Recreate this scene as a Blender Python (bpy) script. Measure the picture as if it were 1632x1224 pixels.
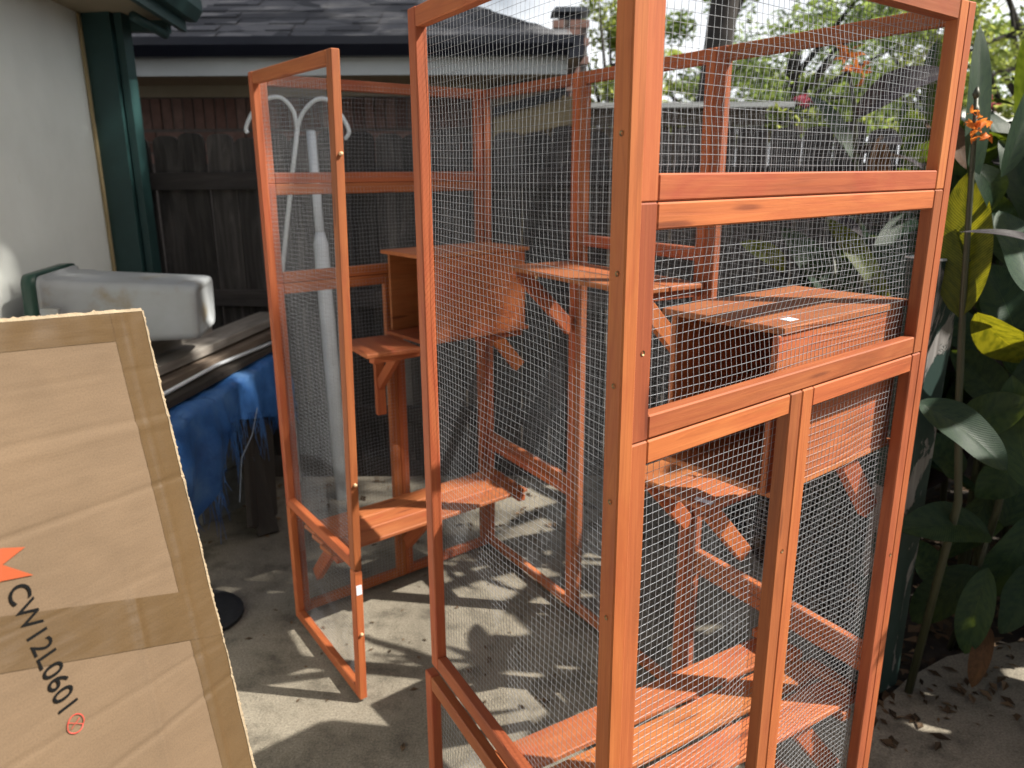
import bpy, bmesh, math, random
from mathutils import Vector, Matrix, noise

# ------------------------------------------------------------------ scene, camera, light
for o in list(bpy.data.objects):
    bpy.data.objects.remove(o, do_unlink=True)
scene = bpy.context.scene
COL = scene.collection
scene.render.engine = 'CYCLES'
scene.cycles.use_denoising = True
scene.cycles.max_bounces = 8
scene.cycles.transparent_max_bounces = 8
scene.view_settings.view_transform = 'Standard'
scene.view_settings.look = 'None'
scene.view_settings.gamma = 1
scene.view_settings.exposure = 1.0
scene.view_settings.use_curve_mapping = False

CAMH, PITCH, ROLL, FPX = 1.5232, 0.2705, -0.0051, 1231.73
cam_data = bpy.data.cameras.new('camera')
cam_data.sensor_fit = 'HORIZONTAL'
cam_data.sensor_width = 36
cam_data.lens = 36 * FPX / 1632
cam_data.clip_start = 0.02
cam_data.clip_end = 600
cam_data.dof.use_dof = True
cam_data.dof.focus_distance = 1.2
cam_data.dof.aperture_fstop = 5.5
cam = bpy.data.objects.new('camera', cam_data)
COL.objects.link(cam)
cam.matrix_world = (Matrix.Translation((0, 0, CAMH)) @ Matrix.Rotation(math.pi / 2 - PITCH, 4, 'X')
                    @ Matrix.Rotation(ROLL, 4, 'Z'))
scene.camera = cam

SUN_AZ, SUN_EL = math.radians(-9), math.radians(47)
SUN = Vector((math.cos(SUN_EL) * math.cos(SUN_AZ), math.cos(SUN_EL) * math.sin(SUN_AZ), math.sin(SUN_EL)))
world = bpy.data.worlds.new('World')
scene.world = world
world.use_nodes = True
wn = world.node_tree
bg = wn.nodes['Background']
sky = wn.nodes.new('ShaderNodeTexSky')
sky.sky_type = 'NISHITA'
sky.sun_disc = False
sky.sun_elevation = SUN_EL
sky.sun_rotation = math.atan2(SUN.x, SUN.y)
sky.air_density = 1.0
sky.dust_density = 5.0
# thin bright summer cloud over the whole sky
wtc = wn.nodes.new('ShaderNodeTexCoord')
wno = wn.nodes.new('ShaderNodeTexNoise'); wno.inputs['Scale'].default_value = 2.6; wno.inputs['Detail'].default_value = 7
wno.inputs['Roughness'].default_value = 0.6
wra = wn.nodes.new('ShaderNodeValToRGB')
wra.color_ramp.elements[0].position = 0.40; wra.color_ramp.elements[1].position = 0.62
wmx = wn.nodes.new('ShaderNodeMix'); wmx.data_type = 'RGBA'
wmx.inputs[7].default_value = (13.5, 13.9, 14.4, 1)
wn.links.new(wtc.outputs['Generated'], wno.inputs['Vector']); 
wsp = wn.nodes.new('ShaderNodeSeparateXYZ'); wn.links.new(wtc.outputs['Generated'], wsp.inputs[0])
wel = wn.nodes.new('ShaderNodeMapRange'); wel.inputs[1].default_value = 0.0; wel.inputs[2].default_value = 0.6
wel.inputs[3].default_value = 0.20; wel.inputs[4].default_value = -0.14
wn.links.new(wsp.outputs['Z'], wel.inputs[0])
wad = wn.nodes.new('ShaderNodeMath'); wad.operation = 'ADD'
wn.links.new(wno.outputs['Fac'], wad.inputs[0]); wn.links.new(wel.outputs[0], wad.inputs[1])
wn.links.new(wad.outputs[0], wra.inputs[0])
wn.links.new(wra.outputs[0], wmx.inputs[0]); wn.links.new(sky.outputs[0], wmx.inputs[6])
wn.links.new(wmx.outputs[2], bg.inputs['Color'])
bg.inputs['Strength'].default_value = 0.05
sl = bpy.data.lights.new('sun', 'SUN')
sl.energy = 5.0
sl.angle = math.radians(0.55)
sl.color = (1.0, 0.94, 0.84)
sun = bpy.data.objects.new('sun', sl)
COL.objects.link(sun)
sun.rotation_euler = SUN.to_track_quat('Z', 'Y').to_euler()

# ------------------------------------------------------------------ helpers
def at(x, y, Y):
    """point at forward distance Y seen at photo position (x, y)"""
    cr, sr = math.cos(ROLL), math.sin(ROLL)
    u, v = x - 816, y - 612
    u, v = cr * u + sr * v, -sr * u + cr * v
    c, s = math.cos(PITCH), math.sin(PITCH)
    r = Vector((u / FPX, c - v / FPX * s, -s - v / FPX * c))
    return Vector((0, 0, CAMH)) + r * (Y / r.y)

WM = {}
def link(o, parent=None, mw=None):
    COL.objects.link(o)
    mw = mw or Matrix.Identity(4)
    WM[o] = mw
    if parent is not None:
        o.parent = parent
        o.matrix_basis = WM[parent].inverted() @ mw
    else:
        o.matrix_basis = mw
    return o

def tag(o, label=None, cat=None, group=None, kind=None):
    if label: o['label'] = label
    if cat: o['category'] = cat
    if group: o['group'] = group
    if kind: o['kind'] = kind
    return o

def empty(name, loc=(0, 0, 0), parent=None, **kw):
    o = bpy.data.objects.new(name, None)
    o.empty_display_size = 0.05
    link(o, parent, Matrix.Translation(loc))
    return tag(o, **kw)

class MB:
    def __init__(s): s.v = []; s.f = []; s.uv = None
    def add(s, vs, fs):
        k = len(s.v); s.v += [tuple(p) for p in vs]; s.f += [tuple(i + k for i in f) for f in fs]
    def box(s, lo, hi):
        x0, y0, z0 = lo; x1, y1, z1 = hi
        s.add([(x0,y0,z0),(x1,y0,z0),(x1,y1,z0),(x0,y1,z0),(x0,y0,z1),(x1,y0,z1),(x1,y1,z1),(x0,y1,z1)],
              [(0,3,2,1),(4,5,6,7),(0,1,5,4),(1,2,6,5),(2,3,7,6),(3,0,4,7)])
    def hexa(s, p):   # 8 points, bottom ring then top ring
        s.add(p, [(0,3,2,1),(4,5,6,7),(0,1,5,4),(1,2,6,5),(2,3,7,6),(3,0,4,7)])
    def tube(s, pts, rad, n=6, caps=True, closed=False):
        pts = [Vector(p) for p in pts]; m = len(pts)
        if not hasattr(rad, '__len__'): rad = [rad] * m
        up = Vector((0.31, 0.17, 0.93)); rings = []; prev = None
        for i, p in enumerate(pts):
            d = (pts[min(i + 1, m - 1)] - pts[max(i - 1, 0)])
            d = d.normalized() if d.length > 1e-9 else Vector((0, 0, 1))
            if prev is None:
                a = d.cross(up)
                if a.length < 1e-3: a = d.cross(Vector((1, 0, 0)))
            else:
                a = prev - d * prev.dot(d)
            a.normalize(); b = d.cross(a); prev = a
            rings.append([p + (a * math.cos(2 * math.pi * j / n) + b * math.sin(2 * math.pi * j / n)) * rad[i] for j in range(n)])
        k = len(s.v)
        for r in rings: s.v += [tuple(q) for q in r]
        for i in range(m - 1):
            for j in range(n):
                s.f.append((k + i*n + j, k + i*n + (j+1) % n, k + (i+1)*n + (j+1) % n, k + (i+1)*n + j))
        if caps:
            s.f.append(tuple(k + j for j in reversed(range(n)))); s.f.append(tuple(k + (m-1)*n + j for j in range(n)))
    def grid(s, fn, nu, nv, uv=False):
        k = len(s.v)
        for j in range(nv + 1):
            for i in range(nu + 1):
                s.v.append(tuple(fn(i / nu, j / nv)))
        for j in range(nv):
            for i in range(nu):
                q = k + j * (nu + 1) + i
                s.f.append((q, q + 1, q + nu + 2, q + nu + 1))
    def mesh(s, name, mat=None, smooth=False):
        me = bpy.data.meshes.new(name)
        me.from_pydata(s.v, [], s.f); me.update()
        if mat: me.materials.append(mat)
        if smooth:
            for p in me.polygons: p.use_smooth = True
        return me
    def build(s, name, mat, parent=None, smooth=False, mw=None, **kw):
        o = bpy.data.objects.new(name, s.mesh(name, mat, smooth))
        if mw is None and parent is not None:
            # vertices were given in world space: bring them into the parent's frame
            o.data.transform(WM[parent].inverted()); mw = WM[parent].copy()
        link(o, parent, mw)
        return tag(o, **kw)

BOXES = {}
def cbox(l, t, w, mat, bev=0.0022):
    """chamfered box, length along x, thickness along y, width along z, centred"""
    key = (round(l, 3), round(t, 4), round(w, 4), mat.name, bev)
    if key in BOXES: return BOXES[key]
    bm = bmesh.new()
    bmesh.ops.create_cube(bm, size=1)
    for v in bm.verts: v.co = Vector((v.co.x * l, v.co.y * t, v.co.z * w))
    bmesh.ops.bevel(bm, geom=bm.edges[:], offset=bev, segments=1, affect='EDGES')
    me = bpy.data.meshes.new('member'); bm.to_mesh(me); bm.free()
    me.materials.append(mat)
    BOXES[key] = me
    return me

def frame(x, ydir):
    x = Vector(x).normalized(); y = Vector(ydir); y = (y - x * y.dot(x)).normalized(); z = x.cross(y)
    return Matrix((x, y, z)).transposed().to_4x4()

def member(name, parent, p0, p1, n, t, w, mat, bev=0.0022, **kw):
    """a bar from p0 to p1 (centre line), thickness t along n, width w across"""
    p0, p1 = Vector(p0), Vector(p1)
    o = bpy.data.objects.new(name, cbox((p1 - p0).length, t, w, mat, bev))
    mw = Matrix.Translation((p0 + p1) / 2) @ frame(p1 - p0, n)
    link(o, parent, mw)
    return tag(o, **kw)

R = random.Random(7)

# ------------------------------------------------------------------ materials
def mat_new(name):
    m = bpy.data.materials.new(name); m.use_nodes = True
    return m, m.node_tree.nodes, m.node_tree.links, m.node_tree.nodes['Principled BSDF']

def tex_coord(N, L, kind='Object', scale=(1, 1, 1), rot=(0, 0, 0), rnd=True):
    tc = N.new('ShaderNodeTexCoord'); mp = N.new('ShaderNodeMapping')
    mp.inputs['Scale'].default_value = scale
    mp.inputs['Rotation'].default_value = rot
    L.new(tc.outputs[kind], mp.inputs['Vector'])
    if rnd:
        oi = N.new('ShaderNodeObjectInfo'); vm = N.new('ShaderNodeVectorMath'); vm.operation = 'SCALE'
        cb = N.new('ShaderNodeCombineXYZ')
        for k in range(3): L.new(oi.outputs['Random'], cb.inputs[k])
        L.new(cb.outputs[0], vm.inputs[0]); vm.inputs['Scale'].default_value = 37.0
        L.new(vm.outputs[0], mp.inputs['Location'])
    return mp.outputs[0]

def noise_tex(N, L, vec, scale, detail=5, rough=0.55, dist=0.0):
    n = N.new('ShaderNodeTexNoise'); n.inputs['Scale'].default_value = scale
    n.inputs['Detail'].default_value = detail; n.inputs['Roughness'].default_value = rough
    n.inputs['Distortion'].default_value = dist
    L.new(vec, n.inputs['Vector']); return n.outputs['Fac']

def ramp(N, L, fac, stops):
    r = N.new('ShaderNodeValToRGB'); e = r.color_ramp.elements
    while len(e) < len(stops): e.new(0.5)
    for i, (p, c) in enumerate(stops):
        e[i].position = p; e[i].color = (*c, 1) if len(c) == 3 else c
    L.new(fac, r.inputs[0]); return r.outputs[0]

def mix(N, L, fac, a, b, mode='MIX'):
    m = N.new('ShaderNodeMix'); m.data_type = 'RGBA'; m.blend_type = mode
    if isinstance(fac, float): m.inputs[0].default_value = fac
    else: L.new(fac, m.inputs[0])
    for s, v in ((6, a), (7, b)):
        if isinstance(v, tuple): m.inputs[s].default_value = (*v, 1)
        else: L.new(v, m.inputs[s])
    return m.outputs[2]

def bump(N, L, B, height, strength=0.3, dist=0.01):
    b = N.new('ShaderNodeBump'); b.inputs['Strength'].default_value = strength; b.inputs['Distance'].default_value = dist
    L.new(height, b.inputs['Height']); L.new(b.outputs[0], B.inputs['Normal'])

def wood_mat(name, dark, midc, light, rough=0.55, grain=1.0, bstr=0.25, along='x', var=0.35, red=None):
    m, N, L, B = mat_new(name)
    ax = lambda a, b: {'x': (a, b, b), 'z': (b, b, a)}[along]
    g = noise_tex(N, L, tex_coord(N, L, 'Object', ax(3, 90)), 1.0 * grain, 6, 0.62, 0.6)       # fine fibres
    b = noise_tex(N, L, tex_coord(N, L, 'Object', ax(2.0, 11)), 1.0, 4, 0.55, 1.6)              # broad figure
    f = noise_tex(N, L, tex_coord(N, L, 'Object', ax(1.3, 34)), 1.0, 3, 0.5, 2.2)               # growth rings
    c = ramp(N, L, g, [(0.28, dark), (0.5, midc), (0.75, light)])
    c2 = ramp(N, L, b, [(0.28, tuple(x * 0.6 for x in midc)), (0.5, midc), (0.75, light)])
    c = mix(N, L, 0.55, c, c2)
    fr = ramp(N, L, f, [(0.40, (1, 1, 1)), (0.48, (0.66, 0.56, 0.5)), (0.53, (1, 1, 1)), (0.62, (0.86, 0.8, 0.76)), (0.68, (1, 1, 1))])
    c = mix(N, L, 0.4, c, fr, 'MULTIPLY')
    if red:
        p = noise_tex(N, L, tex_coord(N, L, 'Object', ax(4, 14)), 1.0, 4, 0.6, 0.8)
        k = ramp(N, L, p, [(0.52, (0, 0, 0)), (0.68, (1, 1, 1))]); sp = N.new('ShaderNodeSeparateColor'); L.new(k, sp.inputs[0])
        mm = N.new('ShaderNodeMath'); mm.operation = 'MULTIPLY'; mm.inputs[1].default_value = 0.6; L.new(sp.outputs[0], mm.inputs[0])
        c = mix(N, L, mm.outputs[0], c, red)
        vo = N.new('ShaderNodeTexVoronoi'); vo.inputs['Scale'].default_value = 1.0
        L.new(tex_coord(N, L, 'Object', ax(2.6, 22)), vo.inputs['Vector'])
        kn = ramp(N, L, vo.outputs['Distance'], [(0.0, (0.28, 0.2, 0.16)), (0.085, (0.5, 0.4, 0.34)), (0.13, (1, 1, 1))])
        c = mix(N, L, 0.85, c, kn, 'MULTIPLY')
    oi = N.new('ShaderNodeObjectInfo')
    hsv = N.new('ShaderNodeHueSaturation')
    mr = N.new('ShaderNodeMapRange'); mr.inputs[3].default_value = 1 - var; mr.inputs[4].default_value = 1 + var * 0.5
    L.new(oi.outputs['Random'], mr.inputs[0]); L.new(mr.outputs[0], hsv.inputs['Value'])
    m7 = N.new('ShaderNodeMath'); m7.operation = 'MULTIPLY'; m7.inputs[1].default_value = 7.31; L.new(oi.outputs['Random'], m7.inputs[0])
    f7 = N.new('ShaderNodeMath'); f7.operation = 'FRACT'; L.new(m7.outputs[0], f7.inputs[0])
    mh = N.new('ShaderNodeMapRange'); mh.inputs[3].default_value = 0.494; mh.inputs[4].default_value = 0.505
    L.new(f7.outputs[0], mh.inputs[0]); L.new(mh.outputs[0], hsv.inputs['Hue'])
    L.new(c, hsv.inputs['Color']); L.new(hsv.outputs[0], B.inputs['Base Color'])
    rr = N.new('ShaderNodeMapRange'); rr.inputs[3].default_value = rough - 0.12; rr.inputs[4].default_value = rough + 0.18
    L.new(b, rr.inputs[0]); L.new(rr.outputs[0], B.inputs['Roughness'])
    bump(N, L, B, g, bstr, 0.002)
    return m

def plain(name, col, rough=0.6, metal=0.0, nscale=0, namp=0.25, bstr=0.0, spec=0.5, coord='Object'):
    m, N, L, B = mat_new(name)
    B.inputs['Roughness'].default_value = rough; B.inputs['Metallic'].default_value = metal
    B.inputs['Specular IOR Level'].default_value = spec
    if nscale:
        v = tex_coord(N, L, coord, rnd=False)
        f = noise_tex(N, L, v, nscale, 6, 0.6)
        c = ramp(N, L, f, [(0.25, tuple(x * (1 - namp) for x in col)), (0.55, col), (0.8, tuple(min(1, x * (1 + namp)) for x in col))])
        L.new(c, B.inputs['Base Color'])
        if bstr: bump(N, L, B, f, bstr, 0.004)
    else:
        B.inputs['Base Color'].default_value = (*col, 1)
    return m

M = {}
M['stain'] = wood_mat('stained_fir', (0.25, 0.055, 0.014), (0.385, 0.100, 0.026), (0.46, 0.148, 0.043), 0.66, bstr=0.4, var=0.30, red=(0.32, 0.060, 0.018))
M['stain_plank'] = wood_mat('stained_plank', (0.26, 0.066, 0.019), (0.39, 0.120, 0.034), (0.47, 0.175, 0.058), 0.66, bstr=0.4, var=0.25, red=(0.34, 0.070, 0.022))
M['fence'] = wood_mat('weathered_fence', (0.011, 0.010, 0.010), (0.050, 0.046, 0.044), (0.18, 0.165, 0.155), 0.85, 0.35, 0.6, along='z', var=0.55)
M['fence_rail'] = wood_mat('weathered_rail', (0.014, 0.013, 0.013), (0.045, 0.040, 0.039), (0.10, 0.09, 0.085), 0.85, 0.4, 0.6)
M['old_plank'] = wood_mat('old_plank', (0.06, 0.045, 0.033), (0.16, 0.125, 0.092), (0.28, 0.235, 0.19), 0.8, 0.5, 0.5)
M['grey_plank'] = wood_mat('grey_plank', (0.10, 0.09, 0.08), (0.27, 0.25, 0.225), (0.42, 0.39, 0.35), 0.8, 0.5, 0.5)
M['dark_board'] = wood_mat('dark_board', (0.012, 0.010, 0.008), (0.035, 0.028, 0.022), (0.07, 0.06, 0.048), 0.85, 0.5, 0.5)
M['galv'] = plain('galvanised_wire', (0.35, 0.37, 0.40), 0.45, 0.4)
M['screw'] = plain('brass_screw', (0.20, 0.15, 0.08), 0.45, 0.8)
M['dowel'] = plain('pale_dowel', (0.62, 0.42, 0.24), 0.6)
M['sticker'] = plain('white_sticker', (0.78, 0.82, 0.9), 0.45)
M['ink'] = plain('black_ink', (0.006, 0.006, 0.006), 0.9, spec=0.1)
M['red_ink'] = plain('red_ink', (0.42, 0.045, 0.03), 0.6)
M['orange_ink'] = plain('orange_ink', (0.30, 0.055, 0.012), 0.6)
M['pvc'] = plain('white_pvc', (0.62, 0.66, 0.70), 0.35, 0, 6, 0.15)
M['hook'] = plain('white_hook', (0.66, 0.70, 0.72), 0.4, 0, 20, 0.12)
M['green_paint'] = plain('dark_green_paint', (0.022, 0.062, 0.062), 0.45, 0, 5, 0.25)
M['green_rim'] = plain('green_plastic', (0.012, 0.05, 0.035), 0.4, 0, 5, 0.2)
M['soffit'] = plain('cream_soffit', (0.42, 0.35, 0.24), 0.7, 0, 4, 0.15)
M['tan'] = plain('tan_painted_wood', (0.40, 0.31, 0.17), 0.7, 0, 5, 0.12)
M['fascia'] = plain('white_fascia', (0.55, 0.57, 0.56), 0.6, 0, 3, 0.12)
M['gutter'] = plain('dark_gutter', (0.012, 0.014, 0.024), 0.4, 0, 4, 0.2)
M['black'] = plain('black_rubber', (0.012, 0.012, 0.013), 0.7, 0, 40, 0.4, 0.4)
M['block'] = plain('cinder_block', (0.17, 0.17, 0.165), 0.95, 0, 30, 0.35, 0.5)
M['string'] = plain('frayed_string', (0.30, 0.36, 0.46), 0.8)
M['cap'] = plain('chimney_cap', (0.03, 0.035, 0.045), 0.5, 0.4)

def wall_mat():
    m, N, L, B = mat_new('cream_stucco')
    v = tex_coord(N, L, 'Object', rnd=False)
    a = noise_tex(N, L, v, 1.6, 5, 0.6); b = noise_tex(N, L, v, 90, 4, 0.6)
    c = ramp(N, L, a, [(0.3, (0.70, 0.73, 0.70)), (0.6, (0.80, 0.83, 0.80))])
    d = noise_tex(N, L, v, 7, 8, 0.7)
    sp = ramp(N, L, d, [(0.25, (0.80, 0.78, 0.72)), (0.36, (1, 1, 1))])
    c = mix(N, L, 0.5, c, sp, 'MULTIPLY')
    L.new(c, B.inputs['Base Color']); B.inputs['Roughness'].default_value = 0.75
    bump(N, L, B, b, 0.25, 0.003)
    return m
M['wall'] = wall_mat()

def concrete_mat():
    m, N, L, B = mat_new('old_concrete')
    v = tex_coord(N, L, 'Object', rnd=False)
    a = noise_tex(N, L, v, 1.3, 6, 0.6, 0.5); b = noise_tex(N, L, v, 6, 8, 0.7); g = noise_tex(N, L, v, 160, 3, 0.7)
    c = ramp(N, L, a, [(0.3, (0.135, 0.118, 0.092)), (0.5, (0.235, 0.207, 0.162)), (0.7, (0.315, 0.282, 0.225))])
    s = ramp(N, L, b, [(0.34, (0.30, 0.29, 0.27)), (0.5, (0.88, 0.88, 0.86)), (0.7, (1.08, 1.08, 1.08))])
    c = mix(N, L, 0.8, c, s, 'MULTIPLY')
    gg = ramp(N, L, g, [(0.36, (0.32, 0.32, 0.32)), (0.55, (1.0, 1.0, 1.0)), (0.68, (1.35, 1.35, 1.35))])
    c = mix(N, L, 0.55, c, gg, 'MULTIPLY')
    vo = N.new('ShaderNodeTexVoronoi'); vo.feature = 'DISTANCE_TO_EDGE'; vo.inputs['Scale'].default_value = 0.28
    w2 = N.new('ShaderNodeVectorMath'); w2.operation = 'ADD'
    nz = N.new('ShaderNodeTexNoise'); nz.inputs['Scale'].default_value = 3; L.new(v, nz.inputs['Vector'])
    L.new(v, w2.inputs[0]); L.new(nz.outputs['Color'], w2.inputs[1]); L.new(w2.outputs[0], vo.inputs['Vector'])
    cr = ramp(N, L, vo.outputs['Distance'], [(0.0, (0.45, 0.42, 0.4)), (0.003, (1, 1, 1))])
    c = mix(N, L, 0.0, c, cr, 'MULTIPLY')
    L.new(c, B.inputs['Base Color']); B.inputs['Roughness'].default_value = 0.9
    ad = N.new('ShaderNodeMath'); ad.operation = 'ADD'; L.new(g, ad.inputs[0]); L.new(b, ad.inputs[1])
    bump(N, L, B, ad.outputs[0], 0.5, 0.006)
    return m
M['concrete'] = concrete_mat()
M['soil'] = plain('dark_soil', (0.032, 0.024, 0.017), 0.95, 0, 25, 0.6, 0.8)

def brick_mat(name, c0, c1):
    m, N, L, B = mat_new(name)
    oi = N.new('ShaderNodeObjectInfo')
    v = tex_coord(N, L, 'Object'); n = noise_tex(N, L, v, 14, 6, 0.65)
    a = ramp(N, L, oi.outputs['Random'], [(0, c0), (0.6, c1), (1, tuple(x * 0.6 for x in c0))])
    s = ramp(N, L, n, [(0.3, (0.6, 0.6, 0.6)), (0.65, (1.1, 1.1, 1.1))])
    L.new(mix(N, L, 0.7, a, s, 'MULTIPLY'), B.inputs['Base Color']); B.inputs['Roughness'].default_value = 0.9
    bump(N, L, B, n, 0.5, 0.004)
    return m
M['brick'] = brick_mat('red_brick', (0.20, 0.105, 0.082), (0.27, 0.165, 0.135))
M['mortar'] = plain('mortar', (0.16, 0.135, 0.12), 0.95, 0, 20, 0.3, 0.3)

def shingle_mat():
    m, N, L, B = mat_new('asphalt_shingle')
    v = tex_coord(N, L, 'Object', rnd=False)
    vo = N.new('ShaderNodeTexVoronoi'); vo.inputs['Scale'].default_value = 1.0
    mp = N.new('ShaderNodeMapping'); mp.inputs['Scale'].default_value = (3.2, 7, 7); L.new(v, mp.inputs['Vector'])
    L.new(mp.outputs[0], vo.inputs['Vector'])
    n = noise_tex(N, L, v, 120, 2, 0.6)
    sep = N.new('ShaderNodeSeparateColor'); L.new(vo.outputs['Color'], sep.inputs[0])
    c = ramp(N, L, sep.outputs[0], [(0.1, (0.050, 0.051, 0.057)), (0.5, (0.105, 0.106, 0.115)), (0.9, (0.18, 0.178, 0.182))])
    g = ramp(N, L, n, [(0.3, (0.7, 0.7, 0.7)), (0.7, (1.15, 1.15, 1.15))])
    L.new(mix(N, L, 0.6, c, g, 'MULTIPLY'), B.inputs['Base Color']); B.inputs['Roughness'].default_value = 0.95
    return m
M['shingle'] = shingle_mat()

def leaf_mat(name, col, trans, tfac=0.35, rough=0.45, veins=True, var=0.3):
    m, N, L, B = mat_new(name)
    out = N['Material Output'] if 'Material Output' in N else N.new('ShaderNodeOutputMaterial')
    uvn = N.new('ShaderNodeTexCoord')
    oi = N.new('ShaderNodeObjectInfo')
    ge = N.new('ShaderNodeNewGeometry')
    rv = N.new('ShaderNodeMath'); rv.operation = 'ADD'
    L.new(oi.outputs['Random'], rv.inputs[0]); L.new(ge.outputs['Random Per Island'], rv.inputs[1])
    fr = N.new('ShaderNodeMath'); fr.operation = 'FRACT'; L.new(rv.outputs[0], fr.inputs[0])
    c = ramp(N, L, fr.outputs[0], [(0, tuple(x * (1 - var) for x in col)), (0.6, col), (1, tuple(min(1, x * (1 + var)) for x in col))])
    t = ramp(N, L, fr.outputs[0], [(0, tuple(x * (1 - var) for x in trans)), (0.6, trans), (1, tuple(min(1, x * (1 + var)) for x in trans))])
    if veins:
        mp = N.new('ShaderNodeMapping'); L.new(uvn.outputs['UV'], mp.inputs['Vector'])
        wv = N.new('ShaderNodeTexWave'); wv.bands_direction = 'X'; wv.inputs['Scale'].default_value = 5.5
        wv.inputs['Distortion'].default_value = 0.7; wv.inputs['Detail'].default_value = 2
        L.new(mp.outputs[0], wv.inputs['Vector'])
        vs = ramp(N, L, wv.outputs['Fac'], [(0, (0.50, 0.52, 0.5)), (0.45, (1, 1, 1)), (1, (1.15, 1.15, 1.15))])
        c = mix(N, L, 0.9, c, vs, 'MULTIPLY'); t = mix(N, L, 0.9, t, vs, 'MULTIPLY')
        sx = N.new('ShaderNodeSeparateXYZ'); L.new(uvn.outputs['UV'], sx.inputs[0])
        rib = ramp(N, L, sx.outputs['Y'], [(0.0, (0.85, 0.8, 0.7)), (0.02, (1, 1, 1)), (0.465, (1, 1, 1)), (0.485, (0.72, 0.72, 0.7)), (0.5, (1.9, 1.8, 1.5)), (0.515, (0.72, 0.72, 0.7)), (0.535, (1, 1, 1)), (0.98, (1, 1, 1)), (1.0, (0.85, 0.8, 0.7))])
        c = mix(N, L, 1.0, c, rib, 'MULTIPLY')
        n2 = noise_tex(N, L, uvn.outputs['UV'], 5, 5, 0.6)
        pt = ramp(N, L, n2, [(0.3, (0.7, 0.72, 0.7)), (0.6, (1.05, 1.05, 1.05))])
        c = mix(N, L, 0.6, c, pt, 'MULTIPLY')
        pt2 = ramp(N, L, n2, [(0.36, (0.25, 0.3, 0.2)), (0.58, (1.1, 1.05, 1.0))]); t = mix(N, L, 0.75, t, pt2, 'MULTIPLY'); t = mix(N, L, 0.8, t, rib, 'MULTIPLY')
        bump(N, L, B, wv.outputs['Fac'], 0.25, 0.003)
    L.new(c, B.inputs['Base Color']); B.inputs['Roughness'].default_value = rough; B.inputs['Specular IOR Level'].default_value = 0.22
    tr = N.new('ShaderNodeBsdfTranslucent'); L.new(t, tr.inputs['Color'])
    ms = N.new('ShaderNodeMixShader'); ms.inputs[0].default_value = tfac
    L.new(B.outputs[0], ms.inputs[1]); L.new(tr.outputs[0], ms.inputs[2]); L.new(ms.outputs[0], out.inputs['Surface'])
    return m
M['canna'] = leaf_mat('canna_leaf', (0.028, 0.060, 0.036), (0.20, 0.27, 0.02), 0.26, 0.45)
M['canna_yellow_lit'] = leaf_mat('canna_leaf_yellow_lit', (0.075, 0.10, 0.018), (0.50, 0.46, 0.02), 0.45, 0.45)  # backlight glow put into a yellower, more translucent leaf colour
M['canna_bronze'] = leaf_mat('canna_leaf_bronze', (0.045, 0.038, 0.045), (0.14, 0.08, 0.04), 0.15, 0.5)
M['canna_dry'] = leaf_mat('dry_leaf', (0.16, 0.085, 0.045), (0.3, 0.15, 0.05), 0.25, 0.6)
M['tree_leaf'] = leaf_mat('tree_leaf', (0.085, 0.135, 0.045), (0.32, 0.42, 0.10), 0.48, 0.5, veins=False, var=0.4)
M['tree_leaf_light'] = leaf_mat('tree_leaf_light', (0.15, 0.20, 0.06), (0.48, 0.54, 0.12), 0.5, 0.5, veins=False, var=0.35)
M['blossom'] = leaf_mat('pink_blossom', (0.55, 0.11, 0.16), (0.6, 0.15, 0.2), 0.3, 0.6, veins=False)
M['petal'] = leaf_mat('orange_petal', (0.72, 0.20, 0.045), (0.9, 0.32, 0.06), 0.4, 0.5, veins=False)
M['stalk'] = plain('canna_stalk', (0.040, 0.045, 0.022), 0.5, 0, 12, 0.3)
M['bark'] = plain('tree_bark', (0.032, 0.027, 0.025), 0.95, 0, 9, 0.55, 1.0)
M['litter'] = leaf_mat('leaf_litter', (0.10, 0.065, 0.038), (0.12, 0.07, 0.03), 0.1, 0.8, veins=False, var=0.7)

def tarp_mat():
    m, N, L, B = mat_new('blue_tarp')
    v = tex_coord(N, L, 'Object', rnd=False)
    n = noise_tex(N, L, v, 6, 5, 0.6)
    c = ramp(N, L, n, [(0.3, (0.014, 0.062, 0.20)), (0.5, (0.036, 0.13, 0.37)), (0.75, (0.10, 0.22, 0.44))])
    L.new(c, B.inputs['Base Color']); B.inputs['Roughness'].default_value = 0.45
    bump(N, L, B, noise_tex(N, L, v, 35, 4, 0.6), 0.4, 0.01)
    return m
M['tarp'] = tarp_mat()

def tote_mat():
    m, N, L, B = mat_new('milky_plastic')
    v = tex_coord(N, L, 'Object', rnd=False)
    n = noise_tex(N, L, v, 5, 5, 0.6)
    c = ramp(N, L, n, [(0.30, (0.27, 0.235, 0.17)), (0.42, (0.33, 0.35, 0.36)), (0.8, (0.40, 0.43, 0.46))])
    L.new(c, B.inputs['Base Color']); B.inputs['Roughness'].default_value = 0.55
    B.inputs['Subsurface Weight'].default_value = 0.0
    B.inputs['Subsurface Radius'].default_value = (0.03, 0.03, 0.03)
    return m
M['tote'] = tote_mat()

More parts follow.
